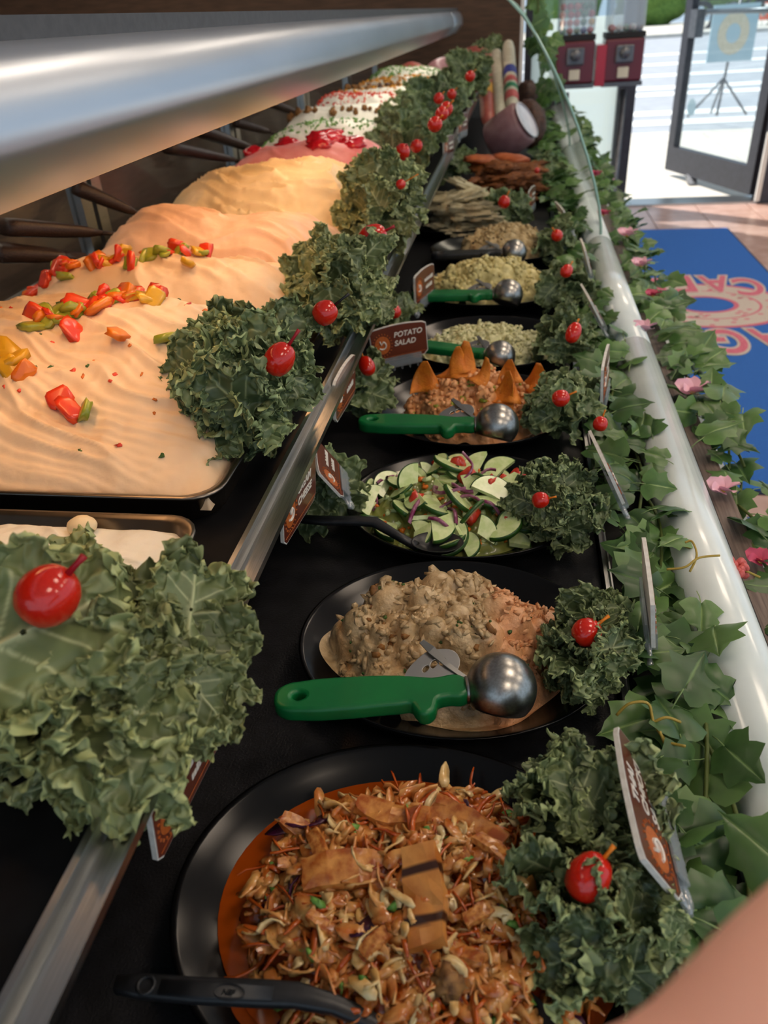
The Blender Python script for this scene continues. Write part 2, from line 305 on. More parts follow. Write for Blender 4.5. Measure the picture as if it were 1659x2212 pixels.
# window beside the door, with a white blind
w1 = T('window_1', None, None, (0, DW, 0), kind='structure')
for a, b in (((.03, 0, FZ), (.07, .08, 1.55)), ((.58, -.02, FZ), (.68, .1, 1.55)), ((.07, 0, FZ), (.58, .08, FZ + .06)), ((.07, 0, 1.48), (.58, .08, 1.55))): MB().box(a, b).ob('window_frame', 'frame_dark', w1)
MB().box((.07, .03, FZ + .06), (.58, .036, 1.48)).ob('pane', 'pane', w1)
m = bpy.data.materials.new('blind_cloth'); m.use_nodes = True; N = m.node_tree.nodes; tr = N.new('ShaderNodeBsdfTranslucent'); tr.inputs[0].default_value = (.95, .97, .95, 1); df = N.new('ShaderNodeBsdfDiffuse'); df.inputs[0].default_value = (.95, .97, .95, 1)
mx = N.new('ShaderNodeMixShader'); mx.inputs[0].default_value = .75; m.node_tree.links.new(df.outputs[0], mx.inputs[1]); m.node_tree.links.new(tr.outputs[0], mx.inputs[2]); m.node_tree.links.new(mx.outputs[0], N['Material Output'].inputs[0])
MT['blind_cloth'] = m
MB().box((.07, .05, FZ + .06), (.58, .052, .43)).ob('blind', 'blind_cloth', w1, label='white translucent blind')
# door, swung open to the street
d1 = T('door_1', None, None, (1.47, DW + .1, FZ), kind='structure'); d1.rotation_euler = (0, 0, math.radians(-70.5 + 180))
# local x from hinge to free edge
Ld = 1.07
def dbox(a, b, name, m, **k): return MB().box(a, b).ob(name, m, d1, **k)
dbox((0, -.025, .03), (.085, .025, 2.1), 'stile', 'frame_dark'); dbox((Ld - .085, -.025, .03), (Ld, .025, 2.1), 'stile', 'frame_dark')
dbox((.085, -.025, .03), (Ld - .085, .025, .19), 'bottom_rail', 'frame_dark'); dbox((.085, -.025, 2.0), (Ld - .085, .025, 2.1), 'top_rail', 'frame_dark')
dbox((.085, -.004, .19), (Ld - .085, .004, 2.0), 'pane', 'pane')
pb = MB(); pb.tube([(.03, -.09, 1.0), (Ld - .03, -.09, 1.0)], .016, 10); pb.tube([(.04, -.02, 1.0), (.04, -.09, 1.0)], .012, 8); pb.tube([(Ld - .04, -.02, 1.0), (Ld - .04, -.09, 1.0)], .012, 8); pb.ob('push_bar', 'grey_metal', d1, True)
dbox((Ld - .17, -.03, .86), (Ld - .085, .03, 1.02), 'lock_plate', 'grey_metal')
st_ = MB(); st_.lathe([(0, 0), (.055, 0)], 20); o = st_.ob('sticker', 'bluegrey', d1, label='round pale blue sticker'); o.location = (Ld - .2, -.006, .45); o.rotation_euler = (PI / 2, 0, 0)
ST(MB().box((.66, DW - .02, FZ), (1.6, DW + .17, FZ + .015)).ob('trim_1', 'steel'))
jr = MB(); jr.box((1.47, DW - .03, FZ), (1.62, DW + .12, 1.55)); ST(jr.ob('trim_2', 'frame_dark'))
ST(MB().box((1.45, DW - .045, FZ + .02), (1.475, DW - .02, -.2)).ob('trim_3', 'white_edge'))
ws = T('door_wedge', 'small grey wedge holding the open glass door', 'door stop', (1.22, DW + .72, FZ))
MB().add([(-.03, -.05, 0), (.03, -.05, 0), (.03, .07, 0), (-.03, .07, 0), (-.03, .07, .045), (.03, .07, .045)], [(0, 3, 2, 1), (0, 1, 5, 4), (1, 2, 5), (0, 4, 3), (2, 3, 4, 5)]).ob('wedge_body', 'grey_metal', ws)
# outside
sw = T('trim_4', None, None, (0, 0, 0), kind='structure'); sw.name = 'sidewalk'
slab = MB().box((-.746, -.746, -.1), (.746, .746, 0)).me('paving_slab', 'concrete')
for i in range(9):
    for j in range(2): O('paving_slab', slab, sw, (-3.5 + i * 1.5, DW + .92 + j * 1.5, FZ - .012))
ST(MB().box((-12, DW + .15, FZ - .3), (30, DW + 3.15, FZ - .06)).ob('sidewalk_base', 'grout'))
ST(MB().box((-12, DW + 3.17, FZ - .3), (30, DW + 3.35, FZ - .01)).ob('curb', 'concrete'))
rd = ST(MB().box((-30, DW + 3.35, FZ - .4), (60, 33, FZ - .12)).ob('road', 'asphalt'))
for j, y in enumerate((10.0, 10.9, 13.2, 14.2, 16.6, 19.5, 23)): MB().box((-20, y, FZ - .119), (50, y + .28 + .012 * y, FZ - .113)).ob('road_line', 'paint', rd)
ST(MB().box((-30, 33, FZ - .4), (70, 46, FZ)).ob('far_sidewalk', 'concrete'))
for i in range(7):
    x = -2 + i * 4.0; rng = np.random.default_rng(i)
    nv, nu = 18, 28; u, v = np.meshgrid(np.linspace(0, 2 * PI, nu, endpoint=False), np.linspace(-PI / 2, PI / 2, nv)); d = np.stack([np.cos(v) * np.cos(u), np.cos(v) * np.sin(u), np.sin(v)], -1)
    r = 1 + .22 * fbm(d * 3 + i * 9, 4)
    p = d * r[..., None] * np.array([1.55, 1.0, 1.3 + .25 * math.sin(i * 2)]) + np.array([0, 0, 1.0])
    o = O('hedge', mesh('hedge', p.reshape(-1, 3), gridf(nv, nu, True), 'hedge'), None, (x, 44.5, FZ)); tag(o, 'clipped green hedge bush across the street', 'hedge', 'hedge bushes across the street')
ob_ = T('traffic_barrel', 'orange and white striped traffic barrel across the street', 'barrel', (10.7, 41.9, FZ))
for i in range(5): MB().lathe([(.0, i * .3), (.36 - .015 * i, i * .3), (.345 - .015 * i, i * .3 + .3), (0, i * .3 + .3)], 20).ob('band', 'orange_plastic' if i % 2 == 0 else 'paint', ob_, True)
ub = T('utility_box', 'pale grey-blue utility cabinet beside the traffic barrel', 'cabinet', (12.3, 42.0, FZ)); bevel(MB().box((-.7, -.5, .0), (.7, .5, 2.3)).ob('cabinet_body', 'bluegrey', ub), .04); MB().box((-.62, -.53, .15), (.62, -.5, 2.1)).ob('cabinet_door', 'bluegrey', ub)
# poster on a stand
ps = T('poster_stand', 'thin metal stand with pale blue poster on the pavement', 'sign', tuple(PZ(1548, 250, FZ)))
MB().tube([(0, 0, 0), (.06, 0, 1.1)], .014, 8).ob('pole', 'grey_metal', ps, True)
for dx, dy in ((-.3, 0), (.3, 0), (0, .3)): MB().tube([(dx, dy, .0), (.01, 0, .35)], .012, 6).ob('leg', 'grey_metal', ps, True)
bd = MB().box((-.19, -.02, .5), (.25, .01, 1.0)).ob('poster_board', 'poster', ps); ring = MB(); ring.lathe([(.07, 0), (.15, 0)], 40, 1, 1.25); rr = ring.ob('ring_print', 'poster_ring', bd); rr.location = (.03, -.023, .75); rr.rotation_euler = (PI / 2, 0, 0)
# parked motorcycle
mb_ = T('motorcycle', 'dark parked motorcycle seen through the door glass', 'motorcycle', tuple(PZ(1575, 66, FZ - .11))); mb_.scale = (1.5, 1.5, 1.5)
for x in (-.75, .75):
    w = MB(); pts = [(x + .31 * math.cos(a), 0, .31 + .31 * math.sin(a)) for a in np.linspace(0, 2 * PI, 25)]; w.tube(pts, .06, 8, False); wo = w.ob('wheel', 'tyre', mb_, True)
    hb = MB(); [hb.tube([(x, 0, .31), (x + .28 * math.cos(a), 0, .31 + .28 * math.sin(a))], .008, 5) for a in np.linspace(0, 2 * PI, 9)[:-1]]; hb.tube([(x, -.06, .31), (x, .06, .31)], .05, 10); hb.ob('spokes', 'chrome', wo)
b = MB(); b.tube([(-.75, 0, .33), (-.3, 0, .5), (.3, 0, .55), (.62, 0, .85), (.75, 0, .33)], .04, 8); b.ob('frame', 'bike_body', mb_, True)
b = MB(); b.lathe([(0, -.2), (.16, -.16), (.2, 0), (.16, .16), (0, .2)], 14); o = b.ob('engine', 'chrome', mb_, True, loc=(0, 0, .42))
b = MB(); b.lathe([(0, -.35), (.12, -.25), (.17, 0), (.12, .25), (0, .35)], 14); o = b.ob('fuel_tank', 'bike_body', mb_, True, loc=(.2, 0, .8)); o.rotation_euler = (0, PI / 2, 0)
bevel(MB().box((-.7, -.13, .68), (-.05, .13, .78)).ob('saddle', 'tyre', mb_), .04); MB().tube([(.55, -.35, 1.08), (.6, 0, 1.0), (.55, .35, 1.08)], .015, 8).ob('handlebar', 'chrome', mb_, True); MB().lathe([(0, 0), (.09, .02), (.1, .08), (.05, .14)], 14, c=(.75, 0, .9)).ob('headlight', 'chrome', mb_, True)
# purple flag
fg = T('pennant', 'purple pennant hanging at the right of the doorway', 'flag', (1.95, 6.4, FZ)); MB().tube([(0.06, 0, 0), (.06, 0, 2.0)], .012, 8).ob('pole', 'grey_metal', fg, True)
u, v = np.meshgrid(np.linspace(0, 1, 10), np.linspace(0, 1, 14)); p = np.stack([-.0 + (u - .5) * .3 * (1 - v * .9), .02 * np.sin(u * 7 + v * 3), 1.95 - v * 1.25 + 0 * u], -1); MB().add(p.reshape(-1, 3), gridf(14, 10)).ob('cloth', 'purple_cloth', fg, True)

# floor mats
def floor_mat(label, x0, x1, y0, y1):
    t = T('floor_mat', label, 'floor mat', ((x0 + x1) / 2, (y0 + y1) / 2, FZ + .004)); hx = (x1 - x0) / 2; hy = (y1 - y0) / 2
    bevel(MB().box((-hx, -hy, 0), (hx, hy, .006)).ob('rubber_edge', 'mat_edge', t), .003); MB().box((-hx + .015, -hy + .015, .004), (hx - .015, hy - .015, .011)).ob('carpet', 'mat_blue', t)
    return t
fm = floor_mat('blue floor mat with pink and cream bagel emblem by the door', .42, 1.17, 1.8, 4.62); floor_mat('plain blue floor mat nearer the camera in the aisle', .42, 1.17, -.6, 1.69)
LC = Vector(PZ(1555, 690, FZ)) - fm.location; lx, ly = .8 - fm.location.x, 3.3 - fm.location.y
rg = MB(); rg.lathe([(.085, 0), (.255, 0)], 60, 1.3, 1.1); o = rg.ob('bagel_emblem', 'mat_cream', fm, loc=(lx, ly, .0118))
rng = np.random.default_rng(3)
for r0, r1, z in ((.085, .1, .0003), (.24, .258, .0003), (.16, .168, .0003)):
    rg = MB(); rg.lathe([(r0, 0), (r1, 0)], 60, 1.3, 1.1); rg.ob('emblem_outline', 'mat_pink', o, loc=(0, 0, z))
sd_ = MB()
for i in range(46):
    a = rng.uniform(0, 2 * PI); r = rng.uniform(.11, .235); sd_.lathe([(0, 0), (.008, 0)], 6, 1.6, 1, c=(1.3 * r * math.cos(a), 1.1 * r * math.sin(a), .0004))
sd_.ob('emblem_seeds', 'mat_pink', o)['kind'] = 'stuff'
for s_, xs, yb, cv, w_ in (('BAGEL', (1.1, .95, .805, .665, .53), 2.985, .5, .125), ('CAFE', (1.03, .895, .755, .62), 3.70, -1.2, .12)):
    for ch, xc in zip(s_, xs):
        me = text_mesh(ch, .17, 'mat_pink', .002); wd = max(v.co.x for v in me.vertices); lo = O('letter', me, fm, (xc + w_ / 2 - fm.location.x, yb + cv * (xc - .8) ** 2 - fm.location.y, .0122), (0, 0, PI + (-.25 if cv < 0 else .2) * (xc - .8)), (w_ / wd, 1.95, 1))
        O('letter_border', text_mesh(ch, .17, 'mat_cream', .0008, .07), lo, (0, 0, .0002))

# gumball machines
gm = T('gumball_machine', 'pair of red gumball machines on a dark metal stand', 'gumball machine', (.40, 4.88, FZ))
for sx in (-.11, .14):
    z0 = .735
    hd = bevel(MB().box((sx - .1, -.1, z0), (sx + .1, .1, z0 + .2)).ob('coin_box', 'gum_dark', gm), .012)
    bevel(MB().box((sx - .045, -.125, z0 + .09), (sx + .045, -.1, z0 + .17)).ob('coin_plate', 'grey_metal', hd), .006)
    k = MB(); k.lathe([(0, 0), (.026, 0), (.026, .018), (0, .018)], 16); ko = k.ob('coin_knob', 'grey_metal', hd, True, loc=(sx, -.125, z0 + .135)); ko.rotation_euler = (PI / 2, 0, 0)
    bevel(MB().box((sx - .028, -.118, z0 + .02), (sx + .028, -.1, z0 + .07)).ob('chute_flap', 'beige_tag', hd), .004)
    MB().box((sx - .105, -.105, z0 - .02), (sx + .105, .105, z0)).ob('base_plate', 'grey_metal', gm)
    MB().box((sx - .1, -.1, z0 + .2), (sx + .1, .1, z0 + .225)).ob('collar', 'rubber', gm)
    bevel(MB().box((sx - .095, -.095, z0 + .226), (sx + .095, .095, z0 + .43)).ob('globe', 'clear', gm), .025, 3)
    lid = MB(); lid.lathe([(.0, .075), (.06, .07), (.085, .05), (.11, .02), (.112, 0), (0, 0)], 24, c=(sx, 0, z0 + .43)); lid.ob('lid', 'steel', gm, True)
MB().box((-.22, -.05, .7), (-.215, .1, .9)).ob('side_panel', 'gum_red', gm); bevel(MB().box((-.012 + .01, -.108, .72), (.05, .1, .91)).ob('divider', 'gum_red', gm), .004)
for sx in (-.16, .17):
    p = [(sx, .03, .69), (sx, .03, .09), (sx - .03 * (1 if sx > 0 else -1), .0, .04), (sx - .12 * (1 if sx > 0 else -1), -.05, .02)]; MB().tube(p, .018, 10).ob('leg', 'grey_metal', gm, True)
MB().box((-.2, -.12, 0), (.22, .14, .025)).ob('stand_foot', 'grey_metal', gm)
bs = MB(); bs.lathe([(0, -1), (.5, -.866), (.866, -.5), (1, 0), (.866, .5), (.5, .866), (0, 1)], 10)
balls = {k: bs.me('gumball', k, True) for k in ('ball_yellow', 'ball_red', 'ball_green', 'ball_white', 'ball_pink', 'ball_blue')}
rng = np.random.default_rng(8); kk = list(balls)
for side, (sx, lay) in enumerate(((-.11, 5), (.14, 2))):
    for l in range(lay):
        for i in range(5):
            if rng.random() < .08 + .12 * (l == lay - 1): continue
            for jy in (0,) if l < lay - 1 else (0, 1):
                o = O('gumball', balls[kk[rng.integers(6)] if side else kk[rng.choice([1, 2, 4, 5, 1, 0])]], None, (.40 + sx - .072 + i * .036 + rng.uniform(-.003, .003), 4.88 - .073 + jy * .036, FZ + .945 + l * .035), sc=.0172)
                tag(o, ['toy-filled ball in the fuller left globe', 'coloured gumball lying low in the right globe'][side], 'gumball', ['balls in the left globe', 'gumballs in the right globe'][side])

# ================================================================== THE DELI CASE
Y0, Y1 = -.35, 4.75
dc = T('deli_case', 'long curved-glass refrigerated deli case with black deck and steel rails', 'deli case', (0, 0, FZ))
def dcp(mbd, name, m, smooth=False, **k): 
    o = mbd.ob(name, m, dc, smooth, **k); o.location = Vector(o.location) + Vector((0, 0, -FZ)); return o
dcp(MB().box((-.78, Y0, -.05), (.1, Y1, 0)), 'deck', 'deck')
dcp(MB().box((-.78, Y0, FZ), (.3, Y1, -.052)), 'cabinet_body', 'wall_white')
dcp(MB().box((.1, Y0, -.05), (.175, Y1, -.03)), 'trough', 'rubber')
tr_ = MB(); tr_.box((.102, Y0, -.03), (.107, Y1, .012)); tr_.box((.107, Y0, -.03), (.1085, Y1, .016)); dcp(tr_, 'deck_lip', 'steel')
for a, b in ((Y0, .02), (.022, 1.235), (1.238, 1.895), (1.9, 3.3), (3.304, Y1)):
    t = MB(); t.tube([(.2, a, .012), (.2, b, .012)], .031, 28); dcp(t, 'rail_tube', 'tube_white', True)
dcp(MB().box((.228, Y0, -.05), (.24, Y1, .002)), 'gasket', 'rubber')
dcp(MB().box((.24, Y0, -.05), (.268, Y1, -.004)), 'wood_ledge', 'wood')
gp = [(.202, .035), (.2, .062), (.192, .105), (.178, .152), (.158, .208), (.133, .268), (.112, .313), (.088, .359), (.063, .402), (.035, .446), (.006, .484), (-.024, .513), (-.07, .545), (-.13, .572), (-.2, .59)]
def glass(y0, y1):
    poly = gp + [(x - .005, z - .003) for x, z in gp[::-1]]; n = len(gp)
    v = [(x, y, z) for y in (y0, y1) for x, z in gp]; g = MB().add(v, gridf(2, n)); o = dcp(g, 'glass_panel', 'glass', True)
    for y in (y0, y1): e = MB(); e.tube([(x, y, z) for x, z in gp], .0032, 6); e.ob('glass_edge', 'glass_edge', o, True)
glass(1.905, 3.3); glass(3.31, Y1)
dcp(MB().box((-.78, Y1, FZ), (.27, Y1 + .03, .1)), 'end_panel', 'hood')
# light bar and hood
prof = [(-.358, .4), (-.352, .4), (-.319, .436), (-.3155, .443), (-.316, .455), (-.318, .468), (-.322, .480), (-.328, .490), (-.336, .498), (-.347, .502), (-.36, .5), (-.36, .42)]
for a, b in ((Y0, 4.4), (4.42, Y1 + .3)):
    s = MB(); n = len(prof); s.add([(x, y, z) for y in (a, b) for x, z in prof], [(i, (i + 1) % n, n + (i + 1) % n, n + i) for i in range(n)] + [tuple(range(n - 1, -1, -1)), tuple(range(n, 2 * n))]); o = dcp(s, 'light_bar', 'alu', True); bevel(o, .002, 2)
dcp(MB().box((-.8, Y0, .5), (-.345, Y1 + .3, .516)), 'hood', 'hood')
for a, b, m_ in ((.38, .78, 'lamp_warm'), (.84, 1.72, 'lamp_warm'), (1.85, 3.2, 'lamp_white'), (3.3, 4.65, 'lamp_white')):
    t = MB(); t.tube([(-.41, a, .462), (-.41, b, .462)], .014, 10); dcp(t, 'lamp_tube', m_, True)
    for y in (a, b): t = MB(); t.tube([(-.41, y - .012, .462), (-.41, y + .012, .462)], .017, 10); dcp(t, 'lamp_holder', 'white_edge', True)
# shelf, rail
SH = .13
dcp(MB().box((-.76, Y0, SH - .015), (-.203, 4.6, SH)), 'shelf', 'shelf_black')
rl = MB(); rl.extrude([(-.206, SH + .017), (-.183, SH + .017), (-.1815, SH + .026), (-.1835, SH + .026), (-.186, SH + .021), (-.199, SH + .021), (-.202, SH + .03), (-.206, SH + .03)], Y0, 4.6); dcp(rl, 'shelf_rail', 'steel')
for y in np.arange(.1, 4.7, .9): 
    b = MB(); b.box((-.7, y - .01, -.0), (-.68, y + .01, SH - .02)); dcp(b, 'shelf_post', 'steel')
# sliding rear doors
for i in range(6):
    y = -.3 + i * .85
    for yy in (y, y + .8): dcp(MB().box((-.79, yy, SH), (-.765, yy + .035, .5)), 'rear_door_stile', 'steel')
    dcp(MB().box((-.79, y + .036, SH), (-.768, y + .8, SH + .03)), 'rear_door_rail', 'steel'); dcp(MB().box((-.783, y + .036, SH + .03), (-.778, y + .8, .5)), 'rear_door_pane', 'pane')
bc = T('back_counter', 'dark wooden work counter behind the deli case', 'counter', (-1.9, 1.5, FZ)); MB().box((-.35, -3, 0), (.35, 3.2, .86)).ob('counter_body', 'wall_brown', bc); MB().box((-.4, -3.05, .861), (.4, 3.25, .9)).ob('countertop', 'back_dark', bc)

# ================================================================== FOOD ON THE DECK
def PX(px, py, x):
    r = ray(px, py); return Vector(CAM + r * x / r[0])
def blob_v(rx, ry, rz, seed, amp=.12, fr=2.5, nu=14, nv=9, pw=1.0):
    u, v = np.meshgrid(np.linspace(0, 2 * PI, nu, endpoint=False), np.linspace(-PI / 2, PI / 2, nv))
    sg = lambda a: np.sign(a) * np.abs(a) ** pw
    d = np.stack([sg(np.cos(v)) * sg(np.cos(u)), sg(np.cos(v)) * sg(np.sin(u)), sg(np.sin(v))], -1)
    return (d * (1 + amp * fbm(d * fr + seed * 7.7, 3))[..., None] * np.array([rx, ry, rz])).reshape(-1, 3), gridf(nv, nu, True)
def blob(name, rx, ry, rz, seed, m, **k):
    v, f = blob_v(rx, ry, rz, seed, **k); return mesh(name, v, f, m)
PLATE = MB(); PLATE.lathe([(0, .007), (.55, .007), (.68, .009), (.8, .016), (.9, .025), (.965, .031), (.985, .0325), (1.0, .032), (1.0, .0295), (.97, .0275), (.88, .019), (.72, .004), (.66, .0), (0, .0)], 72)
def platter(label, cx, cy, rx, ry):
    o = PLATE.ob('oval_platter', 'black_gloss', None, True, loc=(cx, cy, .0005)); o.scale = (rx, ry, 1); tag(o, label, 'platter', 'black oval platters on the deck'); return o
PL = [(-.055, .268, .15, .121), (-.042, .51, .139, .115), (-.047, .742, .135, .113), (-.05, .995, .14, .124), (-.037, 1.25, .143, .121), (-.045, 1.56, .16, .13), (-.035, 1.86, .16, .13)]
PN = ['spicy chicken slaw nearest the camera', 'two-tone tan and orange salad', 'cucumber salad', 'orange salad topped with chips', 'creamy white potato salad', 'pale yellow salad with green-handled scoop', 'beige shredded salad with dark scoop']
for p, n in zip(PL, PN): platter('glossy black oval platter holding the ' + n, *p)
class Heap:
    def __init__(s, cx, cy, rx, ry, H, z0=.009, seed=0, nb=0, br=.012, na=.006, nf=40, pw=2.2):
        s.__dict__.update(locals()); rng = np.random.default_rng(seed)
        a = rng.uniform(0, 2 * PI, nb); r = np.sqrt(rng.uniform(0, 1, nb)) * .93; s.bx = cx + rx * r * np.cos(a); s.by = cy + ry * r * np.sin(a); s.bR = br * rng.uniform(.6, 1.3, nb)
        s.bz = s.base(s.bx, s.by) - s.bR * rng.uniform(.1, .7, nb)
    def base(s, x, y):
        r = np.sqrt(((x - s.cx) / s.rx) ** 2 + ((y - s.cy) / s.ry) ** 2)
        return s.z0 + s.H * np.clip(1 - np.clip(r, 0, 1) ** s.pw, 0, 1) ** .8 - np.clip(r - 1, 0, 9) * .5
    def __call__(s, x, y):
        x = np.asarray(x, float); y = np.asarray(y, float); z = s.base(x, y)
        p = np.stack([x * s.nf, y * s.nf, 0 * x + s.seed], -1); z = z + s.na * fbm(p, 4, s.seed) * np.clip((z - s.z0) / (.3 * s.H), .1, 1)
        for a, b, c, R in zip(s.bx, s.by, s.bz, s.bR):
            d = R * R - (x - a) ** 2 - (y - b) ** 2; z = np.maximum(z, np.where(d > 0, c + np.sqrt(np.maximum(d, 0)) * 1.1, -9))
        return z
    def mesh(s, name, m, loc, nr=70, nt=150):
        r, t = np.meshgrid(np.linspace(.001, 1.02, nr), np.linspace(0, 2 * PI, nt, endpoint=False), indexing='ij')
        w = 1 + .06 * np.sin(3 * t + s.seed) + .04 * np.sin(7 * t + 2 * s.seed); x = s.cx + s.rx * r * np.cos(t) * w; y = s.cy + s.ry * r * np.sin(t) * w
        z = s(x, y); k = min(PL, key=lambda q: (q[0] - s.cx) ** 2 + (q[1] - s.cy) ** 2); z = np.maximum(z, np.interp(np.sqrt(((x - k[0]) / k[2]) ** 2 + ((y - k[1]) / k[3]) ** 2), [0, .55, .68, .8, .9, 1], [.007, .007, .009, .0165, .0255, .032]) + .0003)
        return mesh(name, np.stack([x - loc[0], y - loc[1], z - loc[2]], -1).reshape(-1, 3), gridf(nr, nt, True), m)
ICO_V, ICO_F = blob_v(1, 1, 1, 0, 0, nu=6, nv=4)
def chunks(hp, n, size, loc, name, m, parent, seed, rr=.95, lift=.3, el=(1, .8, .6), xr=None):
    rng = np.random.default_rng(seed); b = MB()
    for i in range(n):
        a = rng.uniform(0, 2 * PI); r = math.sqrt(rng.uniform(0, 1)) * rr; x = hp.cx + hp.rx * r * math.cos(a); y = hp.cy + hp.ry * r * math.sin(a)
        if xr and not xr[0] < x < xr[1]: continue
        s = size * rng.uniform(.5, 1.3); R = Matrix.Rotation(rng.uniform(0, 6), 3, Vector(rng.normal(size=3)).normalized()); c = Vector((x - loc[0], y - loc[1], float(hp(x, y)) + s * lift - loc[2]))
        vv = ICO_V * (1 + .25 * rng.normal(size=(len(ICO_V), 1))) * np.array(el) * s
        b.add([R @ Vector(q) + c for q in vv], ICO_F)
    o = b.ob(name, m, parent, True); o['kind'] = 'stuff'; return o
def ribbons(hp, n, L, w, loc, name, m, parent, seed, curl=8, lift=.004, rr=.97, th=.0006):
    rng = np.random.default_rng(seed); b = MB()
    for i in range(n):
        a = rng.uniform(0, 2 * PI); r = math.sqrt(rng.uniform(0, 1)) * rr; x = hp.cx + hp.rx * r * math.cos(a); y = hp.cy + hp.ry * r * math.sin(a)
        h = rng.uniform(0, 2 * PI); k = rng.normal() * curl * 3; l = L * rng.uniform(.5, 1.5) / 6; pit = rng.normal() * .12; vs = []; ww = w * rng.uniform(.6, 1.5); p = Vector((x, y, 0)); z = float(hp(x, y)) + rng.uniform(0, lift)
        tw = rng.uniform(-.9, .9)
        for j in range(6):
            d = Vector((math.cos(h), math.sin(h), pit + .3 * math.sin(1.7 * j + i))).normalized(); sd = Vector((-math.sin(h), math.cos(h), 0)); n_ = d.cross(sd); tt = tw + .25 * j; sd, n_ = sd * math.cos(tt) + n_ * math.sin(tt), n_ * math.cos(tt) - sd * math.sin(tt)
            q = p + Vector((-loc[0], -loc[1], z - loc[2])); W_ = ww * (.5 if j in (0, 5) else 1)
            vs += [q + sd * W_ + n_ * th, q - sd * W_ + n_ * th, q - sd * W_ - n_ * th, q + sd * W_ - n_ * th]
            p = p + d * l; h += k * l
        b.add(vs, [(4 * j + e, 4 * j + (e + 1) % 4, 4 * j + 4 + (e + 1) % 4, 4 * j + 4 + e) for j in range(5) for e in range(4)] + [(3, 2, 1, 0), (20, 21, 22, 23)])
    o = b.ob(name, m, parent, True); o['kind'] = 'stuff'; return o

# -- platter 1: spicy chicken slaw
c1 = (PL[0][0], PL[0][1], .009); s1 = T('chicken_slaw', 'orange spicy chicken and cabbage slaw swimming in sauce', 'salad', c1)
sp = MB(); sp.lathe([(0, .011), (.9, .011), (1, .0095)], 60, .122, .098); sp.ob('sauce', 'sauce', s1, True)
h1 = Heap(-.043, .26, .118, .095, .045, z0=.012, seed=3, nb=60, br=.010, na=.008, nf=60); O('slaw_mound', h1.mesh('slaw_mound', 'slaw_base', c1), s1)
ribbons(h1, 800, .018, .0038, c1, 'cabbage_shreds', 'cabbage', s1, 1, curl=22, rr=.92); ribbons(h1, 420, .026, .0014, c1, 'carrot_shreds', 'carrot', s1, 2, lift=.004, rr=.86); ribbons(h1, 16, .025, .005, c1, 'red_cabbage_shreds', 'purple', s1, 5)
chunks(h1, 520, .0058, c1, 'cabbage_bits', 'cabbage', s1, 6, lift=.4, el=(1, .75, .4)); chunks(h1, 110, .0036, c1, 'scallion_rings', 'scallion', s1, 7, lift=.9, el=(1.3, .6, .6)); ribbons(h1, 260, .018, .0028, c1, 'pale_cabbage_shreds', 'cabbage_pale', s1, 11, curl=20, rr=.92, lift=.007)
def slab(seed, m):
    g = np.random.default_rng(seed); b = MB(); n = 7; w = g.uniform(.0075, .010); h = g.uniform(.004, .0055)
    for i in range(n):
        u = i / (n - 1); x = (u - .5) * .044; k = 1 - .35 * abs(u - .5) ** 2 * 4 * g.uniform(.2, 1); bz = .004 * math.sin(u * 3 + seed)
        for sy, sz in ((-1, -1), (-1.08, 0), (-1, 1), (-.3, 1.12), (.4, 1.1), (1, .95), (1.05, 0), (1, -1)): b.v.append((x + g.normal() * .0007, sy * w * k + g.normal() * .0006 + .003 * math.sin(2 * u + seed), sz * h * k + bz + g.normal() * .0005))
    b.f = gridf(n, 8, True) + [tuple(range(7, -1, -1)), tuple((n - 1) * 8 + k for k in range(8))]; return b.me('chicken_piece', m)
CHK = [slab(i, 'chicken') for i in range(5)]; CHG = slab(9, 'grilled')
rng = np.random.default_rng(21)
for i, (px, py, ang, sc) in enumerate([(920, 1945, -75, 1.25), (755, 1910, 12, 1.2), (660, 1815, -10, .8), (850, 1765, -8, 1.15), (1010, 1790, -30, 1.2), (1060, 1850, -40, .8), (690, 1850, -60, .75), (640, 1880, 20, .7), (1000, 2060, -20, .9), (935, 2045, -80, .8), (1040, 1990, 30, .7), (820, 2050, 50, .7), (700, 2010, -15, .7), (590, 2050, 40, .6), (1090, 1930, 60, .6), (760, 1760, -50, .7), (600, 1960, 80, .6), (880, 2120, 10, .7), (660, 1930, 60, .6), (980, 1870, 35, .65)]):
    p = HIT(px, py, h1) + Vector((0, 0, .006)); o = O('chicken_piece', CHG if i in (0, 9) else CHK[i % 5], None, p, (rng.uniform(-.5, .5), rng.uniform(-.25, .25), math.radians(ang)), sc * (1.0 if i < 5 else .7))
    tag(o, 'long strip of grilled chicken with dark char bands atop the slaw' if i == 0 else 'grilled chicken piece tossed in the orange slaw', 'chicken', 'grilled chicken pieces in the slaw')
# -- platter 2: two-tone salad
def mound(pi, name, label, dx, dy, rx, ry, H, m, seed, nb, br, extra):
    cx, cy = PL[pi][0], PL[pi][1]; loc = (cx, cy, .008); t = T(name, label, 'salad', loc); h = Heap(cx + dx, cy + dy, rx, ry, H, seed=seed, nb=nb, br=br, na=.009, nf=75); O('salad_mound', h.mesh('salad_mound', m, loc), t)
    for a in extra: chunks(h, *a[:2], loc, a[2], a[3], t, a[4], **a[5])
    return h
h2 = mound(1, 'tuna_salad', 'two-tone mound of tan and orange creamy salad', -.004, .0, .106, .088, .058, 'two_salads', 5, 34, .015, [(420, .005, 'tan_flakes', 'tuna', 3, dict(xr=(-1, -.006), lift=0, el=(1.2, .7, .35))), (520, .0042, 'orange_flakes', 'salmon_salad', 4, dict(xr=(-.006, 1), lift=.1, el=(1.2, .7, .35))), (26, .0045, 'mushroom_bits', 'walnut', 9, dict(lift=0, xr=(-1, .0))), (30, .002, 'herb_flecks', 'herb', 8, dict(lift=.5))])
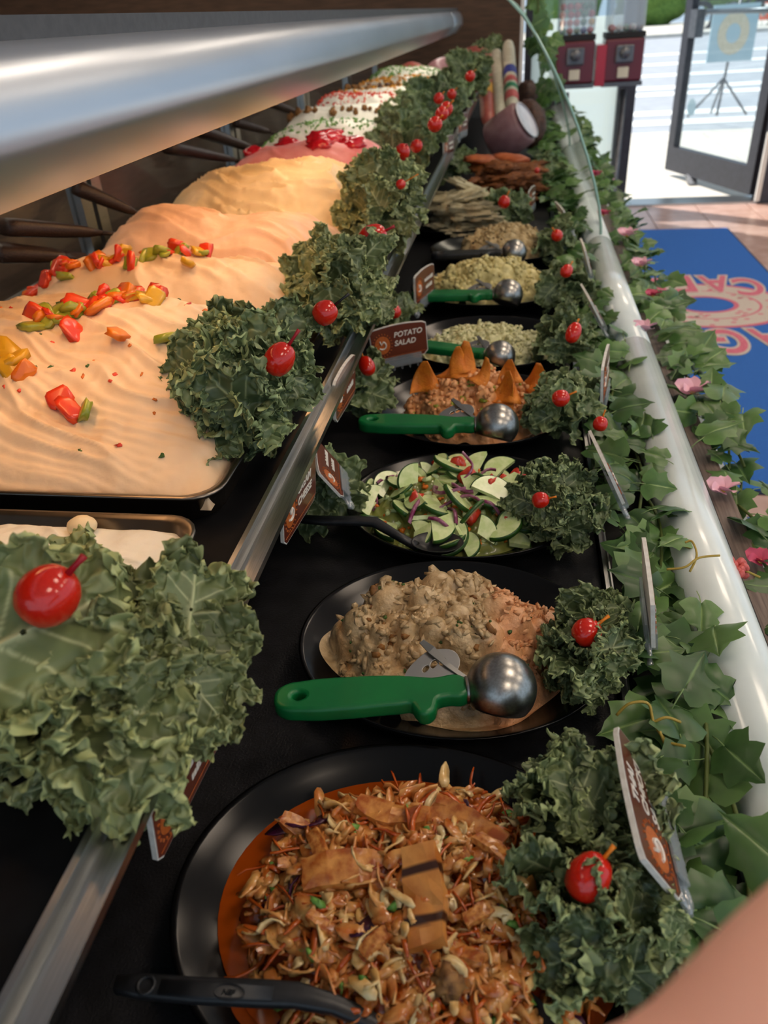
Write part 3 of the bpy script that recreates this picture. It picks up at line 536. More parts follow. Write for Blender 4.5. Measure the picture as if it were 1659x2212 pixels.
# -- platter 3: cucumber salad
h3 = mound(2, 'cucumber_dressing', 'watery vegetable base under the cucumber slices', -.008, 0, .104, .09, .03, 'cuke_juice', 8, 20, .012, [(120, .004, 'diced_pepper', 'bit_orange', 2, dict(lift=.4)), (120, .005, 'cucumber_dice', 'cuke', 3, dict(lift=.4))])
def cuke_meshes(r, t, a0, a1):
    n = 16; A = np.linspace(a0, a1, n); top = [(0, 0, t)] + [(r * math.cos(a), r * math.sin(a), t) for a in A]; bot = [(x, y, 0) for x, y, z in top]; m_ = len(top)
    f = [tuple(range(m_)), tuple(range(2 * m_ - 1, m_ - 1, -1)), (0, m_, m_ + 1, 1), (0, m_ - 1, 2 * m_ - 1, m_)]
    fl_ = MB().add(top + bot, f); rd_ = MB(); R2 = r * 1.05
    rd_.add([(q * math.cos(a), q * math.sin(a), z) for a in A for q, z in ((r, t), (R2, t * .9), (R2, t * .1), (r, 0))], [(4 * i + e, 4 * i + e + 1, 4 * i + 5 + e, 4 * i + 4 + e) for i in range(n - 1) for e in range(3)] + [(3, 2, 1, 0), (4 * n - 4, 4 * n - 3, 4 * n - 2, 4 * n - 1)])
    return fl_.me('cucumber_slice', 'cuke'), rd_.me('rind', 'cuke_skin', True)
CK = [cuke_meshes(.0205, .005, 0, PI), cuke_meshes(.019, .004, 0, PI * 1.05), cuke_meshes(.021, .005, 0, PI * .62)]
rng = np.random.default_rng(12)
def cuke(px, py, k, M_=None):
    p = HIT(px, py, h3) + Vector((0, 0, .003 + rng.uniform(0, .006))); me, rd_ = CK[k % 3]; o = O('cucumber_slice', me, None, p, (rng.normal() * .45 + .15, rng.normal() * .4, rng.uniform(0, 6.28)), rng.uniform(.95, 1.3)); O('rind', rd_, o)
    tag(o, 'half-moon cucumber slice with dark green rind in the salad', 'cucumber', 'cucumber slices in the salad')
for i, (px, py) in enumerate([(820, 1070), (850, 1090), (900, 1050), (880, 1120), (955, 1060), (1000, 1035), (1040, 1010), (1085, 1015), (930, 1140), (990, 1090), (1060, 1090), (1030, 1165), (1080, 1150), (1000, 1195), (1100, 1190), (810, 1100), (940, 1010), (1110, 1040), (870, 1030), (790, 1090), (1070, 1060), (960, 1170), (1020, 1125), (900, 1165), (840, 1040), (1040, 1060), (910, 1085), (1090, 1110), (980, 1015), (860, 1150), (950, 1110), (1120, 1080)]): cuke(px, py, i)
for i in range(30):
    a = rng.uniform(0, 6.28); r = math.sqrt(rng.random()) * .85; x, y = h3.cx + h3.rx * r * math.cos(a), h3.cy + h3.ry * r * math.sin(a); pr = Vector((x, y, float(h3(x, y)) + .004)); me, rd_ = CK[i % 3]; o = O('cucumber_slice', me, None, pr, (rng.normal() * .5, rng.normal() * .4, rng.uniform(0, 6.28)), .9); O('rind', rd_, o)
    tag(o, 'half-moon cucumber slice with dark green rind in the salad', 'cucumber', 'cucumber slices in the salad')
ON = []
for i in range(4):
    b = MB(); A = np.linspace(0, 1.6 + .3 * i, 9); R_ = .022 + .004 * i; vs = [(q * math.cos(a), q * math.sin(a), z + .004 * math.sin(3 * a)) for a in A for q, z in ((R_, 0), (R_ + .0025, 0), (R_ + .0018, .004), (R_ - .0005, .004))]
    b.add(vs, [(4 * j + e, 4 * j + (e + 1) % 4, 4 * j + 4 + (e + 1) % 4, 4 * j + 4 + e) for j in range(8) for e in range(4)]); b.v = [(x - R_ * .75, y - R_ * .6, z) for x, y, z in b.v]; ON.append(b.me('onion_strip', 'onion', True))
for i, (px, py) in enumerate([(850, 1030), (835, 1045), (975, 1050), (940, 1080), (990, 1075), (1015, 1035), (1090, 1075), (905, 1115), (985, 1130), (1060, 1120), (1010, 1100), (800, 1050), (950, 1160), (1045, 1045)]):
    o = O('onion_strip', ON[i % 4], None, HIT(px, py, h3) + Vector((0, 0, .010)), (rng.normal() * .6, rng.normal() * .5, rng.uniform(0, 6.28)), .95); tag(o, 'curved purple-edged red onion strip among cucumber slices', 'onion', 'red onion strips in the salad')
TM = [blob('tomato_chunk', .011, .009, .007, 40 + i, 'tomato_flesh', amp=.25, pw=.6) for i in range(3)]
for i, (px, py) in enumerate([(965, 1000), (985, 1010), (1010, 1040), (1085, 1060), (1115, 1040), (955, 995), (990, 1000), (1060, 1060), (1020, 1130), (1100, 1145), (900, 1090), (985, 1190)]):
    o = O('tomato_chunk', TM[i % 3], None, HIT(px, py, h3) + Vector((0, 0, .006)), tuple(rng.uniform(0, 3, 3)), .95); tag(o, 'red tomato chunk mixed into the cucumber salad', 'tomato', 'tomato chunks in the salad')
# -- platter 4: orange salad with chips
h4 = mound(3, 'buffalo_salad', 'chunky orange chicken salad topped with tortilla chips', .002, 0, .10, .088, .055, 'buffalo', 11, 60, .014, [(420, .0055, 'orange_chunks', 'buffalo', 2, dict(lift=.2)), (70, .005, 'celery_bits', 'bit_green', 5, dict(lift=0))])
def chip_mesh(seed):
    n = 8; b = []; 
    for i in range(n + 1):
        for j in range(n + 1):
            u = i / n; v = j / n * (1 - u * .88) + u * .44; x = (v - .5) * .062 + .012 * u * math.sin(seed * 2.1); y = u * .052; b.append((x, y, .009 * math.sin(2.2 * x / .02 + seed) + .014 * (u - .5) ** 2 * 4))
    me = MB().add(b, gridf(n + 1, n + 1)).me('tortilla_chip', 'chip', True); return me
CP = [chip_mesh(i) for i in range(3)]
for i, (px, py, t, rz, sc) in enumerate([(920, 835, 1.3, .3, .8), (985, 810, .95, -.35, 1.0), (1000, 790, 1.2, .5, .7), (1090, 860, 1.0, -.2, .8), (1150, 825, 1.25, -.45, .8), (1080, 880, .7, -1.2, .75), (1100, 815, 1.25, .2, .6), (1025, 815, .8, -.9, .7)]):
    o = O('tortilla_chip', CP[i % 3], None, HIT(px, py + 18, h4) + Vector((0, 0, .002)), (t, 0, rz), sc); md = o.modifiers.new('t', 'SOLIDIFY'); md.thickness = .0015; tag(o, ['leftmost upright tortilla chip in the orange salad', 'broad tortilla chip at the back of the orange salad', 'tallest tortilla chip behind the broad one', 'middle tortilla chip leaning in the orange salad', 'rightmost tortilla chip next to the kale', 'lower front tortilla chip above the scoop bowl', 'small back tortilla chip right of the middle one', 'tortilla chip lying between the broad and middle ones'][i], 'chip', 'tortilla chips on the orange salad')
# -- platters 5-7
h5 = mound(4, 'potato_salad', 'creamy pale green-white potato salad in low mound', .0, 0, .112, .098, .03, 'potato', 15, 160, .009, [(520, .0045, 'potato_bits', 'potato', 2, dict(lift=.3)), (70, .002, 'herb_flecks', 'herb', 5, dict(lift=.8))])
h6 = mound(5, 'egg_salad', 'heaped pale yellow fluffy salad beside green-handled scoop', .0, 0, .12, .095, .062, 'pasta', 19, 90, .016, [(300, .006, 'soft_lumps', 'pasta', 2, dict(lift=.2))])
h7 = mound(6, 'shredded_salad', 'beige shredded chicken salad heaped beside dark-handled scoop', .02, 0, .112, .095, .062, 'chix', 23, 90, .013, [(300, .005, 'chicken_flakes', 'chix', 2, dict(lift=.3)), (50, .003, 'dark_flecks', 'choc', 5, dict(lift=.2))])

# -- scoops and spoons
BALL = MB(); BALL.lathe([(0, 1)] + [(math.sin(a), math.cos(a)) for a in np.linspace(.1, 2.2, 22)] + [(.72, -.6), (0, -.55)], 40); BALLM = BALL.me('bowl', 'chrome', True)
def scoop(label, tip, ball, grey=False):
    tip, ball = Vector(tip), Vector(ball); d = ball - tip; s = d.length / .166; t = T('scoop', label, 'scoop', tip, group='dishers resting in the salads')
    M = frame(d.cross(Vector((0, 0, 1))).cross(d) if False else Vector((0, 0, 1)).cross(d), Vector((0, 0, 1)), tip, s); l, r, sc = M.decompose(); t.rotation_euler = r.to_euler(); t.scale = sc
    O('handle', HANDLE_GREY if grey else HANDLE, t); b = O('bowl', BALLM, t, (.166, 0, 0), (-.5, .25, 0), .0265)
    f = MB(); f.tube([(.136, 0, 0), (.142, 0, 0), (.148, 0, 0)], [.0065, .006, .008], 14); f.ob('ferrule', 'chrome', t, True); rg_ = MB(); rg_.lathe([(.0105, 0), (.0105, .0015), (.009, .0025), (0, .0025)], 20); o = rg_.ob('pivot_cap', 'chrome', t, True, loc=(.1415, 0, .0)); o.rotation_euler = (0, -PI / 2, 0)
    O('lever_plate', FAN, t, (.096, .004, .003), (.3, 0, .1), 1.25)
    lv = MB(); P_ = [(.143, .006, .004), (.128, .018, .01), (.117, .03, .015), (.11, .038, .017)]; 
    for i in range(3):
        a, b_ = Vector(P_[i]), Vector(P_[i + 1]); w0, w1 = (.0018, .002, .0036, .0022)[i], (.0018, .002, .0036, .0022)[i + 1]; sdv = Vector((.7, .6, .2)); lv.add([a + sdv * w0, a - sdv * w0, b_ - sdv * w1, b_ + sdv * w1] + [q + Vector((0, 0, -.001)) for q in (a + sdv * w0, a - sdv * w0, b_ - sdv * w1, b_ + sdv * w1)], [(0, 1, 2, 3), (7, 6, 5, 4), (0, 4, 5, 1), (1, 5, 6, 2), (2, 6, 7, 3), (3, 7, 4, 0)])
    lv.ob('thumb_lever', 'chrome', t); return t
scoop('green-handled steel scoop resting on the two-tone salad', PZ(603, 1518, .065), PZ(1082, 1492, .062))
scoop('green-handled steel scoop in front of the tortilla chips', PZ(780, 915, .062), PZ(1073, 922, .06))
scoop('green-handled steel scoop lying in the potato salad', PZ(890, 745, .05), PZ(1080, 767, .052))
scoop('green-handled steel scoop in the pale yellow salad', PZ(893, 640, .055), PZ(1097, 633, .058))
scoop('dark-handled steel scoop in the beige shredded salad', PZ(935, 553, .055), PZ(1110, 541, .06), True)
def bar(pts, w, h, name, m, parent, loc):
    b = MB(); n = 12; R_ = []
    for i, p in enumerate(pts):
        p = Vector(p); d = (Vector(pts[min(i + 1, len(pts) - 1)]) - Vector(pts[max(i - 1, 0)])).normalized(); sd = Vector((0, 0, 1)).cross(d).normalized(); up = d.cross(sd)
        for k in range(n):
            a = 2 * PI * k / n; ca, sa = math.cos(a), math.sin(a); g = lambda q: math.copysign(abs(q) ** .55, q); b.v.append(tuple(p + sd * w[i] * g(ca) + up * h[i] * g(sa) - Vector(loc)))
    b.f = gridf(len(pts), n, True) + [tuple(range(n - 1, -1, -1)), tuple((len(pts) - 1) * n + k for k in range(n))]; return b.ob(name, m, parent, True)
def spoon(label, pts, w, bowl, br, plate=False):
    loc = Vector(pts[0]); t = T('serving_spoon', label, 'spoon', loc); bar(pts, w, [.004] * len(pts), 'handle', 'black_plastic', t, loc)
    bw = MB(); bw.lathe([(.02, -.5), (.4, -.44), (.75, -.25), (.95, 0), (1, .06), (.93, .04), (.7, -.2), (.4, -.38), (.02, -.45)], 28, br, br * 1.0); o = bw.ob('bowl', 'black_plastic', t, True, loc=Vector(bowl) - loc); o.scale = (1.25, .85, br); return t
sp_pts = [PZ(252, 2128, .064), PZ(300, 2130, .064), PZ(420, 2140, .062), PZ(560, 2146, .06), PZ(640, 2150, .058), PZ(720, 2170, .054), PZ(800, 2205, .046), PZ(880, 2260, .038), PZ(950, 2290, .034)]
s_ = spoon('black plastic serving spoon across the near edge of the slaw platter', sp_pts, [.004, .006, .0065, .0068, .0065, .005, .0045, .0045, .006], PZ(1050, 2215, .036), .03)
L0 = Vector(sp_pts[0]); tn = O('lettering', text_mesh('NSF', .004, 'black_plastic', .0003), s_, PZ(478, 2147, .0668) - L0, (0, 0, .02)); ov = MB(); ov.tube([(.0085 * math.cos(a), .0042 * math.sin(a), 0) for a in np.linspace(0, 2 * PI, 28)], .0004, 5, False); ov.ob('mark_ring', 'black_plastic', s_, True, loc=PZ(495, 2143, .0665) - L0)
hr = MB(); hr.tube([(.0045 * math.cos(a), .0045 * math.sin(a), 0) for a in np.linspace(0, 2 * PI, 22)], .0011, 6, False); hr.ob('hanging_ring', 'black_plastic', s_, True, loc=PZ(315, 2128, .068) - L0)
rc = bar([PZ(345, 2131, .0672), PZ(430, 2138, .0662), PZ(590, 2146, .0635)], [.004, .0045, .004], [.001] * 3, 'grip_ridge', 'black_plastic', s_, L0)
spoon('black plastic serving spoon dipping into the cucumber salad', [PZ(640, 1120, .045), PZ(700, 1125, .045), PZ(770, 1125, .045), PZ(810, 1128, .044), PZ(860, 1158, .036), PZ(900, 1180, .032)], [.0045, .006, .0065, .0065, .0045, .005], PZ(945, 1172, .036), .022)

# -- far end of the deck
platter('black oval platter under the pale fish fillets', -.15, 2.13, .14, .12); platter('black oval platter under the browned cutlets', -.04, 2.5, .16, .13)
rng = np.random.default_rng(5); FI = [blob('fish_fillet', .08, .034, .013, 60 + i, 'fillet', amp=.55, fr=4, nu=40, nv=16) for i in range(3)]
for i in range(12): tag(O('fish_fillet', FI[i % 3], None, (-.13 + rng.uniform(-.045, .045), 2.05 + .055 * (i % 3) + .02 * rng.random(), .022 + .0135 * (i // 2)), (rng.normal() * .2, rng.normal() * .2, rng.normal() * .5)), 'pale breaded fish fillet stacked on its platter', 'fish', 'stacked pale fillets')
CU = [blob('cutlet', .08, .042, .014, 70 + i, 'cutlet', amp=.5, fr=4, nu=40, nv=16) for i in range(3)]
for i in range(12): tag(O('cutlet', CU[i % 3], None, (-.04 + rng.uniform(-.05, .05), 2.42 + .06 * (i % 3), .024 + .0145 * (i // 2)), (rng.normal() * .15, rng.normal() * .15, rng.normal() * .5)), 'dark brown breaded cutlet piled on its platter', 'cutlet', 'piled brown cutlets')
SF = blob('salmon_fillet', .06, .035, .014, 90, 'salmon_fillet', amp=.15, nu=22)
for i, x in enumerate((-.1, -.015)): tag(O('salmon_fillet', SF, None, (x, 2.58, .112), (0, .1, .2 - .5 * i)), ['orange salmon fillet on the left of the cutlet pile', 'orange salmon fillet on the right of the cutlet pile'][i], 'salmon')
tag(O('onion_garnish', blob('onion_garnish', .05, .03, .012, 5, 'onion', amp=.5, fr=5, nu=30, nv=14), None, (.06, 2.75, .03)), 'purple chopped onion garnish beyond the cutlets', 'onion')
def log(name, label, a, b, r, m, cat, bands=(), face=None):
    a, b = Vector(a), Vector(b); t = T(name, label, cat, a); L = (b - a).length; M = frame((b - a).orthogonal(), b - a, a); l, q, s = M.decompose(); t.rotation_euler = q.to_euler()
    rr = [r * .5, r * .85, r, r * 1.03, r, r * .85, r * .5]; zz = [0, .03 * L, .1 * L, .5 * L, .9 * L, .97 * L, L]; g = MB(); g.tube([(0, 0, z) for z in zz], rr, 28); g.ob('meat', m, t, True)
    for z0, z1, bm in bands: g = MB(); g.tube([(0, 0, z0 * L), (0, 0, z1 * L)], r * 1.05, 28, False); g.ob('band', bm, t, True)
    if face: g = MB(); g.lathe([(0, 0), (r * .8, 0), (r * .9, -.004), (r * .8, -.006)], 28); g.ob('cut_face', face, t, True, loc=(0, 0, -.001))
    return t
log('ham', 'thick pinkish ham with pale sliced face', (.03, 3.04, .165), (-.085, 3.08, .085), .075, 'ham', 'ham', face='ham_face')
tag(O('roast_beef', blob('roast_beef', .06, .12, .075, 3, 'roast', amp=.12, nu=26, nv=16), None, (.045, 3.36, .12), (.3, 0, .2)), 'dark herb-crusted roast beef beyond the ham', 'roast')
tag(O('roast_beef', blob('roast_beef', .055, .1, .08, 8, 'roast', amp=.12, nu=26, nv=16), None, (.04, 3.75, .16), (.3, 0, .1)), 'speckled brown roast standing behind the darker roast', 'roast')
log('salami', 'long pale salami with blue green and red bands', (-.02, 3.3, .17), (-.05, 3.95, .37), .026, 'salami', 'salami', ((.1, .2, 'label_red'), (.24, .3, 'label_green'), (.33, .4, 'label_red'), (.45, .56, 'label_blue')))
log('salami', 'plain pale salami leaning left of the banded one', (-.065, 3.28, .15), (-.1, 3.95, .34), .026, 'salami', 'salami')
log('sausage', 'reddish sausage with yellow band leaning by the kale', (-.11, 3.26, .14), (-.15, 3.9, .32), .028, 'sausage', 'sausage', ((.35, .5, 'label_yellow'),))
for i, (x, y, z, s, m_) in enumerate(((-.35, 4.2, .23, 1, 'ham'), (-.22, 4.25, .26, 1.1, 'sausage'), (-.5, 4.15, .22, 1, 'sausage'))): tag(O('turkey_breast', blob('turkey_breast', .1 * s, .13 * s, .09 * s, 11 + i, m_, amp=.1, nu=26, nv=16), None, (x, y, z)), ['pinkish deli turkey in the middle of the far shelf end', 'rosy ham joint at the far shelf end next the glass', 'reddish meat joint at the far shelf end near the rear doors'][i], 'meat')

# ================================================================== SPREADS ON THE SHELF
def rrect(hx, hy, r, n=6): return [(sx * (hx - r) + r * math.cos(a), sy * (hy - r) + r * math.sin(a)) for sx, sy, a0 in ((1, 1, 0), (-1, 1, PI / 2), (-1, -1, PI), (1, -1, 3 * PI / 2)) for a in np.linspace(a0, a0 + PI / 2, n)]
def pan(label, x0, x1, y0, y1):
    hx, hy = (x1 - x0) / 2, (y1 - y0) / 2; b = MB(); lp = [(hx - .012, hy - .012, 0), (hx - .006, hy - .006, .004), (hx - .004, hy - .004, .03), (hx, hy, .031), (hx, hy, .0285), (hx + .0005, hy + .0005, .028)]
    lp = [(hx - .02, hy - .02, .003), (hx - .012, hy - .012, .006), (hx - .008, hy - .008, .029), (hx - .003, hy - .003, .031), (hx, hy, .0305), (hx, hy, .028), (hx - .005, hy - .005, .026), (hx - .009, hy - .009, .003), (hx - .015, hy - .015, 0)]; n = 0
    for a, c, z in lp: q = rrect(a, c, .03); n = len(q); b.v += [(x, y, z) for x, y in q]
    b.f = gridf(len(lp), n, True) + [tuple(range(n)), tuple((len(lp) - 1) * n + k for k in range(n - 1, -1, -1))]
    return tag(b.ob('steel_pan', 'pan_steel', None, True, loc=((x0 + x1) / 2, (y0 + y1) / 2, SH + .0005)), label, 'pan', 'steel pans along the shelf')
class Spread:
    def __init__(s, x0, x1, y0, y1, H, seed, groove=.003, comb=0): s.__dict__.update(locals()); s.cx = (x0 + x1) / 2; s.cy = (y0 + y1) / 2; s.hx = (x1 - x0) / 2 - .012; s.hy = (y1 - y0) / 2 - .012; s.skew = .45 if seed == 2 else .1
    def __call__(s, x, y):
        x = np.asarray(x, float); y = np.asarray(y, float); tx = np.clip(np.abs((x - s.cx) / s.hx), 0, 1); ty = np.clip(np.abs((y - s.cy) / s.hy), 0, 1)
        m = (1 - tx ** 4) ** .7 * (1 - ty ** 2.4) ** .7 * (1 + s.skew * (y - s.cy) / s.hy); z = SH + .022 + s.H * m * (1 + .1 * fbm(np.stack([x * 7, y * 9, 0 * x], -1), 2, s.seed))
        wv = y * 1.0 + .28 * x + .03 * fbm(np.stack([x * 8, y * 8, 0 * x + 3], -1), 2, s.seed + 5)
        rd = 1 - np.abs(fbm(np.stack([x * 9 + y * 3, wv * 38, 0 * x + s.seed], -1), 2, s.seed + 9)); z = z + s.groove * (rd ** 3 - .4) * np.clip(m * 3, 0, 1) + .0015 * fbm(np.stack([x * 60, y * 60, 0 * x], -1), 3, s.seed)
        if s.comb: z = z + s.comb * np.sin(wv * 520) * np.clip(fbm(np.stack([x * 9, y * 9, 0 * x + 8], -1), 1, 4) * 3 + .6, 0, 1)
        return z - np.where((np.abs(x - s.cx) > s.hx) | (np.abs(y - s.cy) > s.hy), .08, 0)
    def build(s, label, m, nx=150, ny=110):
        y, x = np.meshgrid(np.linspace(s.cy - s.hy, s.cy + s.hy, ny), np.linspace(s.cx - s.hx, s.cx + s.hx, nx), indexing='ij')
        z = s(x, y); edge = np.maximum(np.abs((x - s.cx) / s.hx), np.abs((y - s.cy) / s.hy)) > .999; z = np.where(edge, SH + .012, z)
        o = O('cheese_spread', mesh('cheese_spread', np.stack([x - s.cx, y - s.cy, z - SH - .006], -1).reshape(-1, 3), gridf(ny, nx), m), None, (s.cx, s.cy, SH + .006)); return tag(o, label, 'spread', 'mounded spreads along the shelf')
SPR = {}
for k, y0, y1, H, m_, lab, seed, gr, cb in [
    (0, .29, .5, .012, 'spread_white', 'low white egg-topped spread behind the nearest kale', 1, .004, 0), (1, .525, .875, .095, 'spread_peach', 'broad peach cream cheese spread flecked with vegetables nearest the camera', 2, .007, .0009),
    (2, .88, 1.095, .094, 'spread_peach', 'peach spread crowned by a row of diced peppers, second along', 3, .008, .0005), (3, 1.095, 1.36, .10, 'spread_salmon', 'plain salmon-coloured spread mound without any topping', 4, .008, 0),
    (4, 1.365, 1.74, .115, 'spread_tan', 'tall smooth pale tan spread with swirled grooves', 5, .013, 0), (5, 1.75, 1.99, .12, 'spread_pink', 'pink strawberry spread topped with red jam', 6, .005, 0),
    (6, 2.0, 2.21, .135, 'spread_white', 'white spread sprinkled with green scallion', 7, .004, 0), (7, 2.22, 2.48, .14, 'spread_white', 'white spread topped with walnut pieces', 8, .004, 0), (8, 2.49, 2.78, .145, 'spread_white', 'white spread dusted with red flakes', 9, .004, 0),
    (9, 2.79, 3.1, .15, 'spread_white', 'white spread with nuts and chocolate chips', 10, .004, 0), (10, 3.11, 3.5, .155, 'spread_white', 'white spread under orange cheddar shreds', 11, .004, 0), (11, 3.51, 4.0, .16, 'spread_white', 'white spread under green herbs at the far end', 12, .004, 0)]:
    x1 = -.245; s = Spread(-.70, x1, y0, y1, H, seed, gr, cb); SPR[k] = s; pan('steel pan under the ' + lab, -.70, x1, y0, y1); s.build(lab, m_, *((260, 220) if k == 1 else (200, 130) if k < 5 else (110, 60)))
rng = np.random.default_rng(9)
BIT = {c: [blob('pepper_piece', .0105, .0075, .003, 30 + i, c, amp=.3, fr=1.6, nu=10, nv=7, pw=.5) for i in range(3)] for c in ('bit_red', 'bit_orange', 'bit_green', 'bit_yellow')}
BK = ['bit_red', 'bit_orange', 'bit_green', 'bit_red', 'bit_yellow']
def bits(k, pts, lab, grp, sz, jit, n, cat='pepper'):
    for (px, py) in pts:
        for i in range(n):
            c = BK[rng.integers(5)]; p = HIT(px + rng.normal() * jit, py + rng.normal() * jit * .45, SPR[k]); o = O('pepper_piece', BIT[c][rng.integers(3)], None, p + Vector((0, 0, .003)), (rng.normal() * .7, rng.normal() * .5, rng.uniform(0, 6)), sz * rng.uniform(.8, 1.4)); tag(o, lab, cat, grp)
bits(1, [(95, 700), (130, 690), (165, 680), (200, 665), (230, 650), (260, 640), (290, 645), (325, 650)], 'diced bell pepper piece in the row on the near spread', 'pepper pieces heaped on the near spread', 1.15, 12, 4)
bits(1, [(165, 722), (262, 732), (365, 738), (20, 770), (65, 815), (25, 800), (130, 872), (150, 895), (183, 900), (415, 745), (20, 790)], 'stray diced bell pepper piece lying lower on the near spread', 'stray pepper pieces on the near spread', 1.25, 3, 1)
bits(2, [(60, 598), (105, 580), (140, 585), (155, 578), (215, 572), (245, 567), (272, 555), (290, 572), (322, 560), (350, 557), (390, 550), (430, 556)], 'diced bell pepper piece on the second spread', 'pepper pieces on the second spread', 1.15, 8, 3)
bits(2, [(405, 578), (145, 605), (15, 650)], 'stray diced bell pepper piece on the side of the second spread', 'stray pepper pieces on the second spread', 1.0, 3, 1)
# flecks worked into the near spread
fk = T('vegetable_flecks', 'small red and green vegetable flecks embedded in the near spread', 'vegetables', (SPR[1].cx, SPR[1].cy, SH + .03), kind='stuff')
for m_, sd in (('bit_red', 1), ('bit_orange', 2), ('herb', 3)):
    b = MB(); r2 = np.random.default_rng(sd)
    for i in range(26):
        x, y = SPR[1].cx + r2.uniform(-.85, .85) * SPR[1].hx, SPR[1].cy + r2.uniform(-.85, .6) * SPR[1].hy; z = float(SPR[1](x, y)); s = r2.uniform(.002, .006); vv = ICO_V * np.array([s, s * .6, .0016]) * (1 + .3 * r2.normal(size=(len(ICO_V), 1))); R = Matrix.Rotation(r2.uniform(0, 6), 3, 'Z'); b.add([R @ Vector(q) + Vector((x, y, z - .0004)) - fk.location for q in vv], ICO_F)
    b.ob('flecks', m_, fk, True)['kind'] = 'stuff'
tag(O('egg_half', blob('egg_half', .013, .011, .008, 2, 'spread_tan', amp=.05), None, HIT(165, 1100, SPR[0]) + Vector((0, 0, .006))), 'pale yellow egg piece peeking above the nearest kale', 'egg')
def strew(k, pts, n, jit, meshes, label, grp, name, cat, sz=1):
    for px, py in pts:
        for i in range(n): tag(O(name, meshes[rng.integers(len(meshes))], None, HIT(px + rng.normal() * jit, py + rng.normal() * jit * .3, SPR[k]) + Vector((0, 0, .004)), tuple(rng.uniform(0, 6, 3)), sz * rng.uniform(.7, 1.3)), label, cat, grp)
WN = [blob('walnut_piece', .016, .012, .010, 20 + i, 'walnut', amp=.5, fr=4, nu=14, nv=9) for i in range(3)]
strew(7, [(620 + 26 * i, 246 - 2.0 * abs(i - 5) * 0 - i) for i in range(12)], 2, 9, WN, 'walnut piece on the white spread past the pink one', 'walnut pieces on the white spread', 'walnut_piece', 'walnut', .62)
strew(9, [(735 + 17 * i, 186 - i * .6) for i in range(11)], 2, 6, WN + [blob('chocolate_chip', .012, .012, .008, 5, 'choc')], 'nut or chocolate bit on the further nut-topped spread', 'nut and chocolate bits on the far spread', 'nut_piece', 'nut', .65)
JM = [blob('jam_blob', .045, .026, .012, 50 + i, 'jam', amp=.35, fr=2.5, nu=20, nv=10) for i in range(3)]
for i, (px, py, sc) in enumerate(((705, 298, 1.0), (618, 305, .7), (545, 325, .6), (755, 308, .8), (690, 310, .7))): tag(O('jam_blob', JM[i % 3], None, HIT(px, py + 4, SPR[5]) + Vector((0, 0, .002)), (.5, 0, rng.normal() * .2), sc), ['largest glossy red jam blob at the top of the pink spread', 'red jam blob left of the largest on the pink spread', 'red jam blob at the left end of the pink spread', 'red jam blob right of the largest on the pink spread', 'red jam blob just below the largest on the pink spread'][i], 'jam')
def sprinkle(k, n, m_, name, label, cat, sz, band=(-.5, .4), el=(1, .4, .3)):
    s = SPR[k]; loc = (s.cx, s.cy, SH + .03); b = MB(); r2 = np.random.default_rng(k)
    for i in range(n):
        x = s.cx + r2.uniform(-.9, .9) * s.hx; y = s.cy + r2.uniform(*band) * s.hy; z = float(s(x, y)); q_ = sz * r2.uniform(.5, 1.3); R = Matrix.Rotation(r2.uniform(0, 6), 3, Vector(r2.normal(size=3)).normalized()); b.add([R @ Vector(q) + Vector((x, y, z + .002)) - Vector(loc) for q in ICO_V * np.array(el) * q_], ICO_F)
    tag(b.ob(name, m_, None, True, loc=loc), label, cat, kind='stuff')
sprinkle(6, 260, 'scallion', 'scallion_sprinkles', 'green scallion sprinkles over the white spread behind the pink one', 'scallion', .006); sprinkle(8, 420, 'bit_red', 'red_flakes', 'red flakes dusted along one white spread', 'flakes', .006)
sprinkle(10, 320, 'cheddar', 'cheddar_shreds', 'orange cheddar shreds over a far white spread', 'cheese', .010); sprinkle(11, 300, 'scallion', 'herb_sprinkles', 'green herbs over the farthest white spread', 'herbs', .008); sprinkle(9, 120, 'cheddar', 'caramel_bits', 'golden caramel bits on the far nut spread', 'topping', .008)
# wooden paddles stuck into the spreads from the staff side
for i, (a, b, lab) in enumerate((((158, 402), (290, 458), 'dark wooden paddle handle left of the tan spread'), ((5, 490), (210, 502), 'dark wooden paddle handle behind the salmon-coloured spread'), ((-10, 545), (140, 552), 'lowest dark wooden paddle handle by the second spread'), ((360, 318), (500, 345), 'dark wooden paddle handle beside the pink spread'), ((430, 282), (545, 322), 'dark wooden paddle handle above the pink spread'), ((505, 262), (580, 285), 'dark wooden paddle handle by the scallion spread'), ((585, 222), (650, 248), 'reddish wooden paddle handle by the walnut spread'))):
    A, B = PX(*a, -.765), PX(*b, -.69); A.z = max(A.z, SH + .05); B.z = max(B.z, SH + .04); t = T('wooden_paddle', lab, 'paddle', A); d = B - A
    bar([A + d * f for f in (0, .02, .1, .5, .85, 1.0)], [.012, .02, .023, .019, .016, .016], [.008, .013, .014, .012, .009, .005], 'handle', 'darkwood', t, A); bar([A + d * f for f in (1.0, 1.1, 1.35)], [.016, .024, .026], [.004, .003, .002], 'blade', 'darkwood', t, A)

